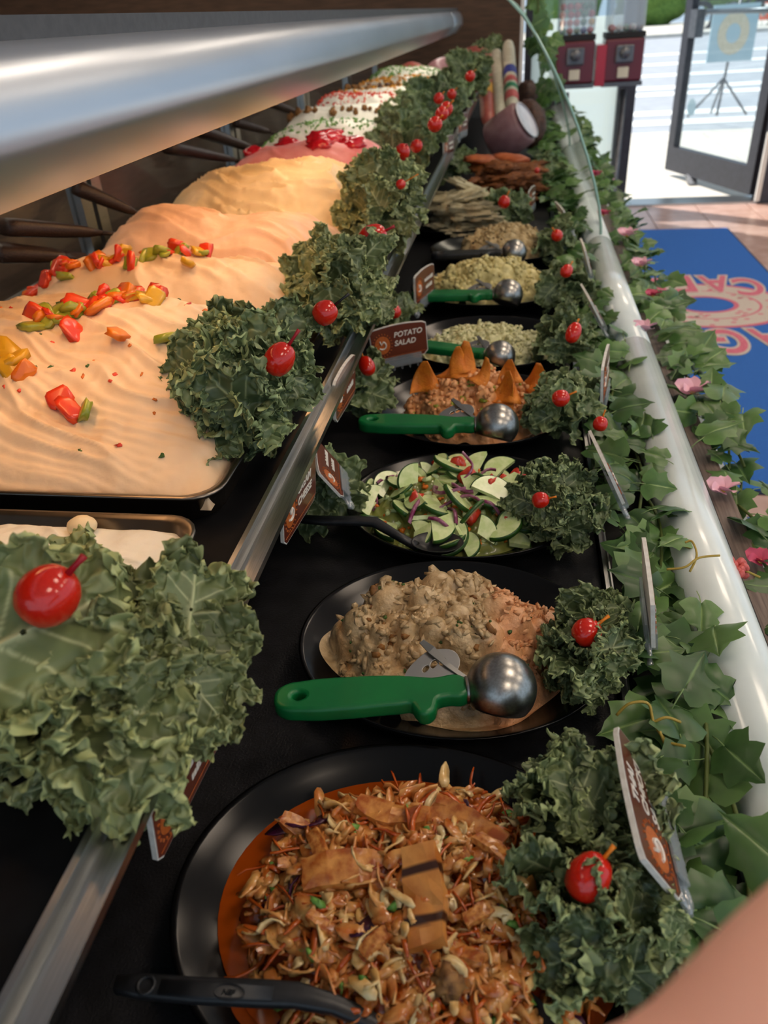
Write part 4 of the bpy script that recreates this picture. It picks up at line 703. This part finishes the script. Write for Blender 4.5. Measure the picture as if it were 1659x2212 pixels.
# ================================================================== KALE
def kale_mesh(seed, nr, nt, m, lam=.125):
    rng = np.random.default_rng(seed); th = np.linspace(-PI, PI, nt, endpoint=False); r = np.linspace(.004, 1, nr) ** .62; r, th = np.meshgrid(r, th, indexing='ij')
    def fr(ks, ph=0, sd=0):
        g = np.random.default_rng(seed * 31 + sd); return sum(np.sin(k * th + p + ph) * a for k, p, a in zip(ks, g.uniform(0, 6.28, len(ks)), g.uniform(.5, 1, len(ks)))) / len(ks) ** .5
    Ro = (1 + .16 * fr(rng.integers(3, 8, 4), 0, 1)) * (1 - .4 * np.exp(-((th + PI / 2) / .4) ** 2)); x = r * Ro * np.cos(th) * .82; y = r * Ro * np.sin(th)
    z = .20 * r ** 2 * fr(rng.integers(3, 7, 3), 0, 4) + .12 * r ** 2 - .22 * np.clip(y + .2, 0, 2) ** 2
    p0 = np.stack([x, y, z], -1); g = np.clip((r - .38) / .5, 0, 1) ** 1.4; g2 = np.clip((r - .6) / .35, 0, 1)
    e1 = 2.5 * r * Ro                              # edge longer than the blade: frills bunch up toward the rim
    q = np.stack([np.cos(th) * e1, np.sin(th) * e1, 1.5 * r + 0 * th], -1)
    def V(s, l): return np.stack([fbm(q / l + 31 * k, 1, seed * 5 + s + k) for k in range(3)], -1)
    d1 = V(1, lam * 2.6); d2 = V(11, lam * 1.15); p = p0 + d1 * (.15 * g)[..., None] * np.array([.75, .75, 1.5]) + d2 * (.085 * g2)[..., None] * np.array([.9, .9, 1.3])
    x0, y0 = x, y; vein = np.exp(-(x0 / (.035 * (1.15 - .6 * (y0 + 1) / 2))) ** 2) * (y0 < .75)
    for v in (-.6, -.25, .1, .4): vein = np.maximum(vein, .75 * np.exp(-((y0 - v - .75 * np.abs(x0)) / .02) ** 2) * (np.abs(x0) < .55))
    p[..., 2] += .03 * np.exp(-(x0 / .05) ** 2) * (y0 < .6); vein = vein * (1 - r ** 4)
    edge = np.where(r > .975, 1.0, .35 * np.clip(d2[..., 2] * 1.2 + .15, 0, 1) * g2 + .22 * g)
    me = mesh('leaf', p.reshape(-1, 3), gridf(nr, nt, True), m); ca = me.color_attributes.new('mask', 'FLOAT_COLOR', 'POINT')
    c = np.zeros((nr * nt, 4)); c[:, 0] = np.clip(edge, 0, 1).ravel(); c[:, 1] = np.clip(vein, 0, 1).ravel(); c[:, 3] = 1; ca.data.foreach_set('color', c.ravel()); return me
KH = [kale_mesh(i, 34, 480, 'kale') for i in range(6)]; KL = [kale_mesh(20 + i, 18, 190, 'kale', .22) for i in range(5)]; KP = [kale_mesh(40 + i, 34, 480, 'kale_pale') for i in range(4)]
def bunch(label, c, rad, n, size, face=(0, -.5, .8), src=KH, seed=0, extra=(), grp='kale garnishes'):
    rng = np.random.default_rng(100 + seed); c = Vector(c); t = T('kale_garnish', label, 'kale', c, group=grp); face = Vector(face).normalized(); i = 0; 
    for (off, ax, nr, s) in extra: place(O('leaf', src[i % len(src)], t), frame(ax, nr, off, s)); i += 1
    k = 0
    while k < n:
        # golden-angle directions over the hemisphere seen by the camera
        f_ = (k + .5) / n; ph = k * 2.39996 + seed; cz = 1 - 1.15 * f_; sr = math.sqrt(max(0, 1 - cz * cz)); u = face.orthogonal().normalized(); w = face.cross(u); d = face * cz + (u * math.cos(ph) + w * math.sin(ph)) * sr
        off = Vector((d.x * rad[0], d.y * rad[1], d.z * rad[2])) * rng.uniform(.6, .95); nr = d + face * .35 + Vector(rng.normal(size=3) * .45); out = (d - face * d.dot(face)); out = out + Vector(rng.normal(size=3) * 1.1)
        s = size * rng.uniform(.75, 1.15); M = frame(out, nr, off, s); place(O('leaf', src[(i + k) % len(src)], t), M); k += 1
    return t
B = bunch
# right-hand garnish of each platter
for i, (px, py, z, rad, n, sz, src, nm) in enumerate([
    (1245, 1740, .058, (.038, .034, .03), 13, .03, KH, 'at the right end of the slaw platter, farther clump'), (1290, 1985, .05, (.046, .036, .03), 15, .031, KH, 'by the slaw platter, nearer clump with the tomato'), (1262, 1400, .05, (.028, .045, .032), 18, .027, KH, 'beside the two-tone salad'), (1195, 1085, .05, (.04, .052, .034), 20, .029, KH, 'beside the cucumber salad'),
    (1212, 875, .055, (.045, .05, .035), 16, .03, KL, 'beside the salad with tortilla chips'), (1222, 735, .055, (.04, .05, .035), 13, .03, KL, 'beside the potato salad'), (1222, 622, .05, (.05, .045, .035), 13, .032, KL, 'beside the pale yellow salad'), (1205, 525, .05, (.04, .06, .04), 12, .034, KL, 'beside the beige shredded salad'),
    (1095, 455, .05, (.06, .06, .04), 12, .038, KL, 'between the fish fillets and the clear sign clip'), (1175, 370, .06, (.05, .07, .04), 10, .04, KL, 'right of the browned cutlets'), (985, 362, .07, (.06, .07, .05), 11, .042, KL, 'left of the browned cutlets below the shelf')]):
    B('curly green kale garnish ' + nm, PZ(px, py, z), rad, n, sz, src=src, seed=i, face=(-.1, -.55, .85))
# along the shelf rail
ck = PZ(195, 1470, .165)
nearK = B('large curly kale bunch nearest the camera on the shelf rail', ck, (.10, .08, .055), 34, .038, src=KP, seed=40, face=(.1, -.55, .83), extra=[(Vector((-.005, -.03, .066)), (.65, .6, .1), (.1, -.6, .8), .062), (Vector((.05, .03, .03)), (.9, .35, -.1), (.3, -.4, .8), .05), (Vector((-.06, .06, .03)), (-.2, .9, .1), (0, -.4, .9), .05), (Vector((.045, -.05, .02)), (.5, -.6, -.2), (.3, -.3, .9), .05)])
B('dark curly kale bunch covering the end of the near spread', PZ(535, 830, .2), (.055, .10, .06), 30, .04, seed=41, face=(.15, -.6, .75), extra=[(Vector((.015, -.03, .045)), (.5, -.55, -.4), (.1, -.6, .75), .048), (Vector((-.03, .0, .045)), (-.4, .5, .3), (-.05, -.6, .75), .04)])
B('light green kale bunch over the second and salmon-coloured spreads', PZ(745, 620, .2), (.062, .1, .06), 26, .042, src=KP, seed=42, face=(.1, -.6, .75))
B('yellowish kale bunch beside the tan spread', PZ(830, 440, .22), (.062, .12, .07), 24, .048, src=KP, seed=43, face=(.05, -.6, .75))
B('green kale bunch beside the pink spread', PZ(880, 300, .24), (.07, .15, .06), 22, .05, src=KL, seed=44, face=(0, -.6, .75))
B('green kale bunch beside the walnut spread', PZ(925, 240, .26), (.08, .18, .06), 22, .055, src=KL, seed=45, face=(0, -.6, .75))
B('green kale bunch with clustered tomatoes', PZ(965, 215, .26), (.06, .16, .06), 16, .05, src=KL, seed=46, face=(0, -.6, .75))
B('green kale bunch far along the shelf below the meats', PZ(1010, 165, .29), (.085, .2, .075), 22, .06, src=KL, seed=47, face=(0, -.6, .75))
B('farthest kale sprig in front of the hanging salami', PZ(1050, 120, .31), (.06, .15, .06), 12, .06, src=KL, seed=48, face=(0, -.6, .75))
# below the shelf
for i, (px, py, z, lab) in enumerate(((795, 830, .05, 'dark kale sprig under the shelf with a small tomato'), (855, 690, .05, 'dark kale sprig under the shelf behind the potato salad sign'), (700, 1060, .04, 'shadowed kale sprig under the shelf left of the cucumber salad'))): B(lab, PZ(px, py, z), (.035, .05, .03), 10, .03, src=KL, seed=60 + i)

# ================================================================== CHERRY TOMATOES
TB = MB(); TB.lathe([(.0, .93), (.12, .97), (.35, .95), (.6, .82), (.82, .56), (.96, .2), (1, -.1), (.93, -.45), (.75, -.78), (.45, -.97), (.15, -1.03), (0, -1.04)], 28); TBM = TB.me('fruit', 'tomato', True)
def tomato(label, px, py, z, r, pd, pm='pick_orange', pl=1.0, grp='cherry tomatoes on picks', el=1.0, ax=None):
    p = PZ(px, py, z); t = T('cherry_tomato', label, 'tomato', p, group=grp); pd = Vector(pd).normalized(); M = frame(pd.orthogonal(), Vector(ax) if ax else pd, (0, 0, 0), r); o = O('fruit', TBM, t); place(o, M); o.scale = (o.scale[0], o.scale[1], o.scale[2] * el)
    g = MB(); g.tube([pd * r * .8, pd * r * (1 + pl * .6), pd * r * (1 + pl)], [r * .13, r * .1, r * .14], 8); g.ob('pick', pm, t, True)
tomato('large red tomato on a red pick in the nearest kale', 105, 1285, .25, .0168, (.6, .35, .55), 'pick_red', .75)
tomato('dark red tomato on a red pick in the dark kale by the near spread', 604, 775, .25, .0135, (.55, .3, .7), 'pick_red', 1.3, el=1.15)
tomato('red tomato on a black pick in the light green kale', 703, 675, .25, .0128, (.75, .3, .5), 'pick_black', 1.4)
tomato('shiny red tomato on a red pick highest in the light green kale', 806, 512, .258, .0165, (.85, .2, .35), 'pick_red', .9, el=1.15)
tomato('small tomato with an orange pick tucked in the yellowish kale', 866, 398, .27, .008, (.85, .2, .4), 'pick_orange', 3)
tomato('red tomato beside the pink spread in green kale', 869, 328, .29, .0145, (.5, -.3, .7), 'pick_red', .2)
tomato('half-hidden tomato right of the one by the pink spread', 900, 315, .285, .012, (.5, -.3, .7), 'pick_red', .2)
for i, (px, py, r) in enumerate(((940, 268, .013), (955, 245, .013), (964, 235, .014), (948, 212, .012), (976, 203, .0115), (1016, 164, .012))):
    tomato(['lowest tomato of the far cluster in the kale', 'second lowest tomato of the far cluster', 'largest tomato of the far cluster in the kale', 'left upper tomato of the far cluster', 'tomato with orange pick topping the far cluster', 'lone tomato in the kale far along the shelf'][i], px, py, .335 if i < 5 else .37, r, (.6, -.2, .6), 'pick_orange', .6)
for px, py, z, r, pd, lab, el in ((1272, 1893, .09, .0118, (.55, .45, .6), 'tomato with orange pick in kale beside the spicy slaw', 1.2), (1268, 1365, .084, .0115, (.75, .5, .35), 'tomato with orange pick in kale beside the two-tone salad', 1), (1168, 1080, .085, .0085, (.8, -.1, .3), 'tomato half buried in kale beside the cucumber salad', 1), (1212, 860, .1, .0105, (.8, .2, .3), 'tomato in kale beside the tortilla chip salad', 1),
        (1239, 718, .1, .011, (.3, .5, .7), 'tomato in kale beside the potato salad', 1.4), (1224, 585, .1, .011, (.4, .5, .5), 'tomato in kale beside the pale yellow salad', 1.1), (1203, 508, .1, .012, (-.3, -.3, .5), 'tomato in kale beside the beige shredded salad', 1), (1089, 436, .1, .015, (.3, .3, .6), 'tomato in kale between the fish fillets and cutlets', 1), (1160, 368, .11, .008, (.3, .3, .6), 'tiny tomato in kale right of the cutlets', 1),
        (792, 790, .092, .0115, (-.4, .7, .5), 'tomato in the shadowed kale under the shelf', 1.3), (852, 672, .09, .011, (-.3, .6, .5), 'tomato in the kale behind the potato salad sign', 1.1), (1297, 915, .075, .009, (.2, .3, .6), 'small tomato by the ivy right of the tortilla chip salad', 1)): tomato(lab, px, py, z, r, pd, 'pick_orange', .9, el=el)

# ================================================================== PRICE SIGNS
BW, BH = .092, .056
def sign_outline(w, h, c=.006):
    pts = [(-w / 2, -h / 2 + c), (-w / 2 + c, -h / 2), (w / 2 - c, -h / 2), (w / 2, -h / 2 + c), (w / 2, h / 2 - c)]
    for k in range(9): pts.append((w / 2 - c - (w - 2 * c) * k / 8, h / 2 - .003 + .003 * math.sin(PI * k / 8)))
    return pts + [(-w / 2, h / 2 - c)]
BOARD = MB().extrude(sign_outline(BW, BH), -.0034, 0, 'z').me('board', 'white_edge'); FACE = MB().extrude(sign_outline(BW - .002, BH - .002), 0, .0003, 'z').me('printed_face', 'sign_brown')
lg = MB(); lg.lathe([(0, 0), (.012, 0), (.0125, 0)], 30, 1, 1.15); LOGO = lg.me('logo_disc', 'sign_orange')
sw_ = MB(); sw_.tube([(.0055 * math.cos(a) * (1 - .12 * a), .006 * math.sin(a), .0003) for a in np.linspace(-2.4, 1.2, 16)] + [(-.002, .001, .0003), (-.004, .007, .0003)], .0012, 5); SWIRL = sw_.me('logo_swirl', 'sign_white')
rt = MB(); [rt.tube([((.0145) * math.cos(a), .0165 * math.sin(a), .0002), (.0162 * math.cos(a + .04), .0185 * math.sin(a + .04), .0002)], .0007, 4) for a in np.linspace(0, 2 * PI, 22)[:-1]]; RIM = rt.me('logo_rim', 'sign_orange')
ln = MB(); ln.box((-BW / 2 + .004, -.0215, .0003), (BW / 2 - .004, -.021, .0005)); LINE = ln.me('rule_line', 'sign_orange')
cl = MB(); cl.box((-.03, -.036, -.007), (.034, -.012, -.0045)); cl.box((-.03, -.036, .0015), (.034, -.022, .003)); cl.box((-.03, -.039, -.007), (.034, -.036, .003))
for k in range(5): cl.box((-.026 + k * .013, -.044, -.004), (-.024 + k * .013, -.039, .002))
CLIP = cl.me('clear_holder', 'clear')
rg2 = MB(); rg2.tube([(.008 * math.cos(a), -.040 + .008 * math.sin(a) - .006, -.004) for a in np.linspace(0, 2 * PI, 20)], .0022, 8, False); rg2.tube([(-.012, -.046, -.004), (.014, -.046, -.004)], .003, 8); FOOT = rg2.me('clip_ring', 'clear', True)
sb_ = MB(); r9 = np.random.default_rng(2); xx = -.026
while xx < .024: w9 = r9.uniform(.003, .006); sb_.box((xx, -.003, 0), (xx + w9, .0005 + r9.uniform(.001, .004), .0003)); xx += w9 + .0012
SCRIB = sb_.me('lettering', 'sign_white')
def sign(label, lines, pos, right, up, clip=True, sc=1, size=.0115, foot=(-.03, 0, 0)):
    t = T('price_sign', label, 'sign', pos, group='brown price signs'); right = Vector(right).normalized(); up = Vector(up); up = (up - right * up.dot(right)).normalized(); nz = right.cross(up); l, q, s = frame(up, nz, pos, sc).decompose(); t.rotation_euler = q.to_euler(); t.scale = s
    O('board', BOARD, t); f = O('printed_face', FACE, t); lo = O('logo_disc', LOGO, f, (-.027, -.001, .0004)); O('logo_swirl', SWIRL, f, (-.027, -.001, .0006)); O('logo_rim', RIM, f, (-.027, -.001, .0004)); O('rule_line', LINE, f)
    for i, w_ in enumerate((.8, .6) if lines is None else ()): O('lettering', SCRIB, f, (.018, .006 - i * .0135, .0005), sc=(w_, 1, 1))
    for i, tx in enumerate(lines or ()):
        me = text_mesh(tx, .0115, 'sign_white'); w = max(v.co.x for v in me.vertices) if me.vertices else .03; x = O('lettering', me, f, (-.008, .008 + (len(lines) - 2) * .006 - i * .0135, .0005)); x.scale = (min(1, .05 / w),) * 2 + (1,)
    if clip: O('clear_holder', CLIP, t); O('clip_ring', FOOT, t, foot)
up_r = lambda tilt: (-math.sin(math.radians(tilt)), 0, math.cos(math.radians(tilt)))
def yaw(d): return (math.sin(math.radians(d)), math.cos(math.radians(d)), 0)
sign('brown Thai chicken salad sign clipped beside the spicy slaw', SIGN_TEXT[0], PZ(1398, 1745, .09), yaw(-3), up_r(32))
sign('edge-on brown sign beside the two-tone salad', None, PZ(1405, 1275, .085), yaw(3), up_r(8))
sign('brown sign leaning beside the cucumber salad', None, PZ(1312, 1005, .08), yaw(-8), up_r(26))
sign('edge-on brown sign beside the tortilla chip salad', None, PZ(1310, 805, .085), yaw(10), up_r(4))
sign('brown sign on clear clip beside the potato salad', None, PZ(1280, 655, .085), yaw(-6), up_r(30))
sign('brown sign on clear clip beside the pale yellow salad', None, PZ(1267, 552, .085), yaw(-2), up_r(18))
sign('small brown sign on clear clip beside the shredded salad', None, PZ(1218, 462, .085), yaw(-10), up_r(30))
sign('clear clip with edge-on sign between kale and cutlets', None, PZ(1150, 425, .07), yaw(12), up_r(2), sc=.9)
# along the shelf rail
sign('reddish brown sign hanging below the nearest kale', None, PZ(388, 1668, .115) + Vector((.006, 0, 0)), yaw(4), up_r(-8), False)
sign('brown cream cheese sign hanging on the rail under dark kale', SIGN_TEXT[1], PZ(640, 1075, .115) + Vector((.004, 0, 0)), yaw(6), up_r(-6), False)
sign('small tilted brown sign on a clear clip beside the cream cheese sign', None, PZ(712, 1010, .095), yaw(-14), up_r(34), sc=.8)
sign('brown sign with orange band hanging on the rail under light kale', None, PZ(740, 835, .13) + Vector((.004, 0, 0)), yaw(4), up_r(-4), False)
sign('brown potato salad sign facing the camera under the shelf', SIGN_TEXT[3], PZ(862, 738, .075), (.9, .42, .04), (.1, .1, 1))
sign('narrow sign on clear clip left of the pale yellow salad', None, PZ(918, 612, .085), yaw(16), up_r(0))
for i, (px, py, z, yw) in enumerate(((970, 315, .17, 14), (1000, 265, .2, 16), (1040, 130, .3, 12))): sign(['clear clip and pale sign below the pink-spread kale', 'clear clip and pale sign below the tomato cluster', 'clear clip and pale sign by the farthest kale'][i], None, PZ(px, py, z), yaw(yw), up_r(0))

# ================================================================== IVY
def ivy_mesh(seed, m):
    rng = np.random.default_rng(seed); H = [(0, .02), (.1, -.1), (.24, -.15), (.38, -.08), (.47, .03), (.56, .14), (.47, .27), (.39, .36), (.44, .46), (.5, .6), (.36, .62), (.25, .68), (.17, .8), (.08, .93), (0, 1.04)]
    j = rng.normal(size=(len(H), 2)) * .018; H = [(max(0, x + (j[i][0] if 0 < i < 14 else 0)), y + j[i][1]) for i, (x, y) in enumerate(H)]; mid = [(0, .02 + 1.02 * (i / 14)) for i in range(15)]; vs = []; ms = []; cv = rng.uniform(.1, .35); fo = rng.uniform(.05, .3)
    def Z(x, y): return fo * abs(x) - cv * (y - .35) ** 2 - .35 * x * x + .03 * math.sin(9 * x + seed) + .02 * math.sin(7 * y)
    fs = []
    for sx in (1, -1):
        n0 = len(vs)
        for i in range(15):
            for q in (0, .08, .5, 1): x = mid[i][0] + (H[i][0] - mid[i][0]) * q; y = mid[i][1] + (H[i][1] - mid[i][1]) * q; vs.append((sx * x, y - .02, Z(x, y) - (.015 if q == 0 else 0))); ms.append((q ** 2, 1.0 if q == 0 else .0))
        for i in range(14):
            for q in range(3): a = n0 + 4 * i + q; f = (a, a + 1, a + 5, a + 4); fs.append(f if sx > 0 else f[::-1])
    n0 = len(vs); b = MB(); b.tube([(0, 0, -.02), (0, -.25, -.08), (.03, -.5, -.2)], .014, 5); vs += b.v; fs += [tuple(i + n0 for i in f) for f in b.f]; ms += [(0, 1)] * len(b.v)
    me = mesh('leaf', vs, fs, m); ca = me.color_attributes.new('mask', 'FLOAT_COLOR', 'POINT'); ca.data.foreach_set('color', np.array([(a, c, 0, 1) for a, c in ms], float).ravel()); return me
IV = [ivy_mesh(i, 'ivy' if i % 3 else 'ivy_dark') for i in range(9)]
def garland(label, y0, y1, n, xc, xw, zc, zw, size, seed, flowers=(), berries=None, tendrils=()):
    rng = np.random.default_rng(seed); o0 = Vector((xc, y0, zc)); t = T('ivy_garland', label, 'ivy', o0)
    for k in range(2):
        b = MB(); ys = np.linspace(y0, y1, 40); b.tube([(xw * .4 * math.sin(y * 14 + seed + 2 * k), y - y0, .3 * zw * math.sin(y * 19 + k)) for y in ys], .0018, 6); b.ob('stem', 'stem', t, True)
    for i in range(n):
        y = y0 + (y1 - y0) * (i + rng.random()) / n; off = Vector((rng.uniform(-1, 1) * xw, y - y0, rng.uniform(-.6, 1) * zw)); nr = Vector((rng.normal() * .5 + .05, -.3 + rng.normal() * .45, 1)); a = rng.uniform(0, 2 * PI); ax = Vector((math.cos(a), math.sin(a), rng.normal() * .25))
        place(O('leaf', IV[rng.integers(9)], t), frame(ax, nr, off, size * rng.uniform(.65, 1.2)))
    for (p, s, deep) in flowers:
        c = Vector(p) - o0; 
        for k in range(5):
            a = k * 2 * PI / 5 + s * 40; u, v = np.meshgrid(np.linspace(-1, 1, 5), np.linspace(0, 1, 6)); w = np.sin(np.clip(v, .05, 1) ** .7 * PI * .88) * .55; P = np.stack([u * w, v * 1.1, .35 * v - .35 * v * v + .15 * u * u], -1).reshape(-1, 3)
            q = O('petal', mesh('petal', P * s, gridf(6, 5), 'petal_deep' if deep else 'petal'), t, c); q.rotation_euler = (.5, -.35, a)
        g = MB(); g.lathe([(0, .25), (.14, .2), (.18, 0), (0, -.1)], 10); q = g.ob('flower_centre', 'stamen', t, True, loc=c); q.scale = (s, s, s)
    if berries is not None:
        c = Vector(berries) - o0; g = MB(); g.tube([c + Vector((-.05, .01, .02)), c + Vector((-.02, .005, .012)), c + Vector((.02, -.01, 0))], .0012, 6); g.ob('berry_stem', 'tendril', t, True); sp_ = MB(); sp_.lathe([(0, -1), (.6, -.8), (1, 0), (.6, .8), (0, 1)], 10); ms = [sp_.me('berry', 'berry', True), sp_.me('berry', 'berry_green', True)]
        for k in range(26):
            d = Vector(rng.normal(size=3)).normalized(); O('berry', ms[1 if k % 8 == 0 else 0], t, c + Vector((d.x * .009, d.y * .015, d.z * .009)), sc=.0042)
    for pts in tendrils: b = MB(); b.tube([Vector(p) - o0 for p in pts], .0011, 6); b.ob('tendril', 'tendril', t, True)
def smooth_pts(P, n=6):
    P = [Vector(p) for p in P]; out = []
    for i in range(len(P) - 1):
        a, b, c, d = P[max(i - 1, 0)], P[i], P[i + 1], P[min(i + 2, len(P) - 1)]
        for k in range(n): u = k / n; out.append(.5 * ((2 * b) + (c - a) * u + (2 * a - 5 * b + 4 * c - d) * u * u + (3 * b - a - 3 * c + d) * u ** 3))
    return out + [P[-1]]
TD = [smooth_pts([PZ(x, y, z) for x, y, z in q]) for q in ([(1332, 1545, .05), (1360, 1520, .06), (1400, 1520, .06), (1412, 1560, .05), (1440, 1600, .045), (1480, 1612, .05)], [(1412, 1560, .05), (1440, 1550, .055), (1470, 1560, .05)], [(1425, 1580, .05), (1440, 1620, .04), (1435, 1645, .03)],
        [(1440, 1230, .05), (1480, 1225, .055), (1510, 1205, .06), (1555, 1200, .06)], [(1490, 1235, .05), (1505, 1200, .06), (1495, 1170, .062), (1480, 1172, .06)])]
garland('leafy ivy garland inside the case beside the nearest platters', .1, .62, 78, .148, .036, .022, .03, .044, 1, tendrils=TD[:3])
garland('leafy ivy garland inside the case along the middle platters', .62, 1.3, 92, .15, .036, .02, .028, .042, 2, tendrils=TD[3:])
garland('ivy garland inside the case toward the shredded salad', 1.3, 2.3, 120, .142, .03, .02, .03, .04, 3)
garland('farthest ivy garland inside the curved glass', 2.3, 4.6, 190, .12, .04, .03, .04, .05, 4, flowers=[(PY(1285, 380, 2.4), .02, 1)])
fl_o = lambda L: [(PZ(x, y, z), s, d) for x, y, z, s, d in L]
garland('ivy garland draped outside over the wooden ledge by the berries', .38, .9, 44, .285, .045, -.012, .028, .045, 5, berries=PZ(1590, 1232, .02))
garland('ivy garland outside the ledge with pink blossoms beside the floor mat', .9, 1.6, 82, .285, .036, .0, .03, .045, 6, flowers=fl_o([(1495, 850, .02, .026, 0), (1560, 1062, .0, .02, 0), (1390, 715, .03, .022, 0), (1385, 575, .04, .022, 0), (1410, 640, .03, .016, 1), (1640, 1215, .0, .016, 1)]))
garland('ivy garland outside the ledge toward the door end', 1.6, 2.8, 120, .285, .03, .005, .03, .042, 7, flowers=fl_o([(1355, 510, .05, .024, 0), (1303, 465, .06, .018, 1)]))
garland('farthest ivy garland outside beside the gumball machines', 2.8, 4.7, 130, .285, .03, .01, .035, .05, 8, flowers=[(PY(1290, 365, 3.2), .04, 0), (PY(1310, 400, 3.0), .03, 0)])
# ivy climbing at the far end of the glass
gv = T('ivy_garland', 'ivy hanging beside the top of the curved glass edge', 'ivy', (.075, 3.6, .34)); rng = np.random.default_rng(77); b = MB(); b.tube([(.03, .02, -.18), (.0, 0, 0), (-.02, 0, .35)], .003, 6); b.ob('stem', 'stem', gv, True)
for i in range(46):
    z = rng.uniform(-.16, .4); place(O('leaf', IV[rng.integers(9)], gv), frame((rng.normal(), rng.normal() * .3, -.8), (rng.normal() * .5 + .1, -1, .4), (.02 - z * .16 + rng.normal() * .02, rng.uniform(-.05, .1), z), .06 * rng.uniform(.7, 1.2)))

# ================================================================== THE PHOTOGRAPHER'S ARM at the lower right corner
def rp(px, py, d): r = ray(px, py); return Vector(CAM + r / np.linalg.norm(r) * d)
def arm():
    A = rp(2450, 1950, .24); Bp = rp(1945, 2300, .20); Cc = rp(1525, 2585, .2); ch = [(A, .042), (A.lerp(Bp, .5), .041), (Bp, .038), (Bp.lerp(Cc, .5), .034), (Cc, .028)]
    d = (Cc - Bp).normalized(); view = (Bp - Vector(CAM)).normalized(); sd = d.cross(view).normalized(); up = -view
    pts = [p for p, r in ch]; rad = [r for p, r in ch]; ed = [(i, i + 1) for i in range(4)]
    palm = Cc + d * .035; pts.append(palm); rad.append(.026); ed.append((4, 5)); kn = palm + d * .04; pts.append(kn); rad.append(.024); ed.append((5, 6)); n = 7
    for f, (off, L) in enumerate(((-.030, .066), (-.011, .078), (.010, .074), (.029, .058))):
        b = kn + sd * off + d * .01; prev = 6
        for k, (q, dn) in enumerate(((.1, 0), (.45, -.006), (.75, -.016), (1.0, -.028))): pts.append(b + d * L * q + up * dn); rad.append((.0105, .0095, .0088, .0075)[k]); ed.append((prev, n)); prev = n; n += 1
    prev = 5
    for k, (q, s_) in enumerate(((.02, -.034), (.04, -.05), (.06, -.058), (.08, -.06))): pts.append(palm + d * (q - .01) + sd * s_ + up * (-.004 * k)); rad.append((.014, .0125, .011, .009)[k]); ed.append((prev, n)); prev = n; n += 1
    o0 = Bp; me = bpy.data.meshes.new('person'); me.from_pydata([tuple(p - o0) for p in pts], ed, []); me.materials.append(MT['skin']); o = O('person', me, None, o0)
    o.modifiers.new('skin', 'SKIN'); sv = me.skin_vertices[0].data
    for i, r in enumerate(rad): sv[i].radius = (r, r)
    sv[0].use_root = True; ss = o.modifiers.new('sub', 'SUBSURF'); ss.levels = ss.render_levels = 2; o.modifiers['skin'].use_smooth_shade = True
    tag(o, 'bare forearm and hand reaching across the lower right corner', 'person')
arm()
# ------------------------------------------------------------------ lift everything so that the floor is at z = 0
for o in list(COL.objects):
    if o.parent is None: o.location.z += LIFT
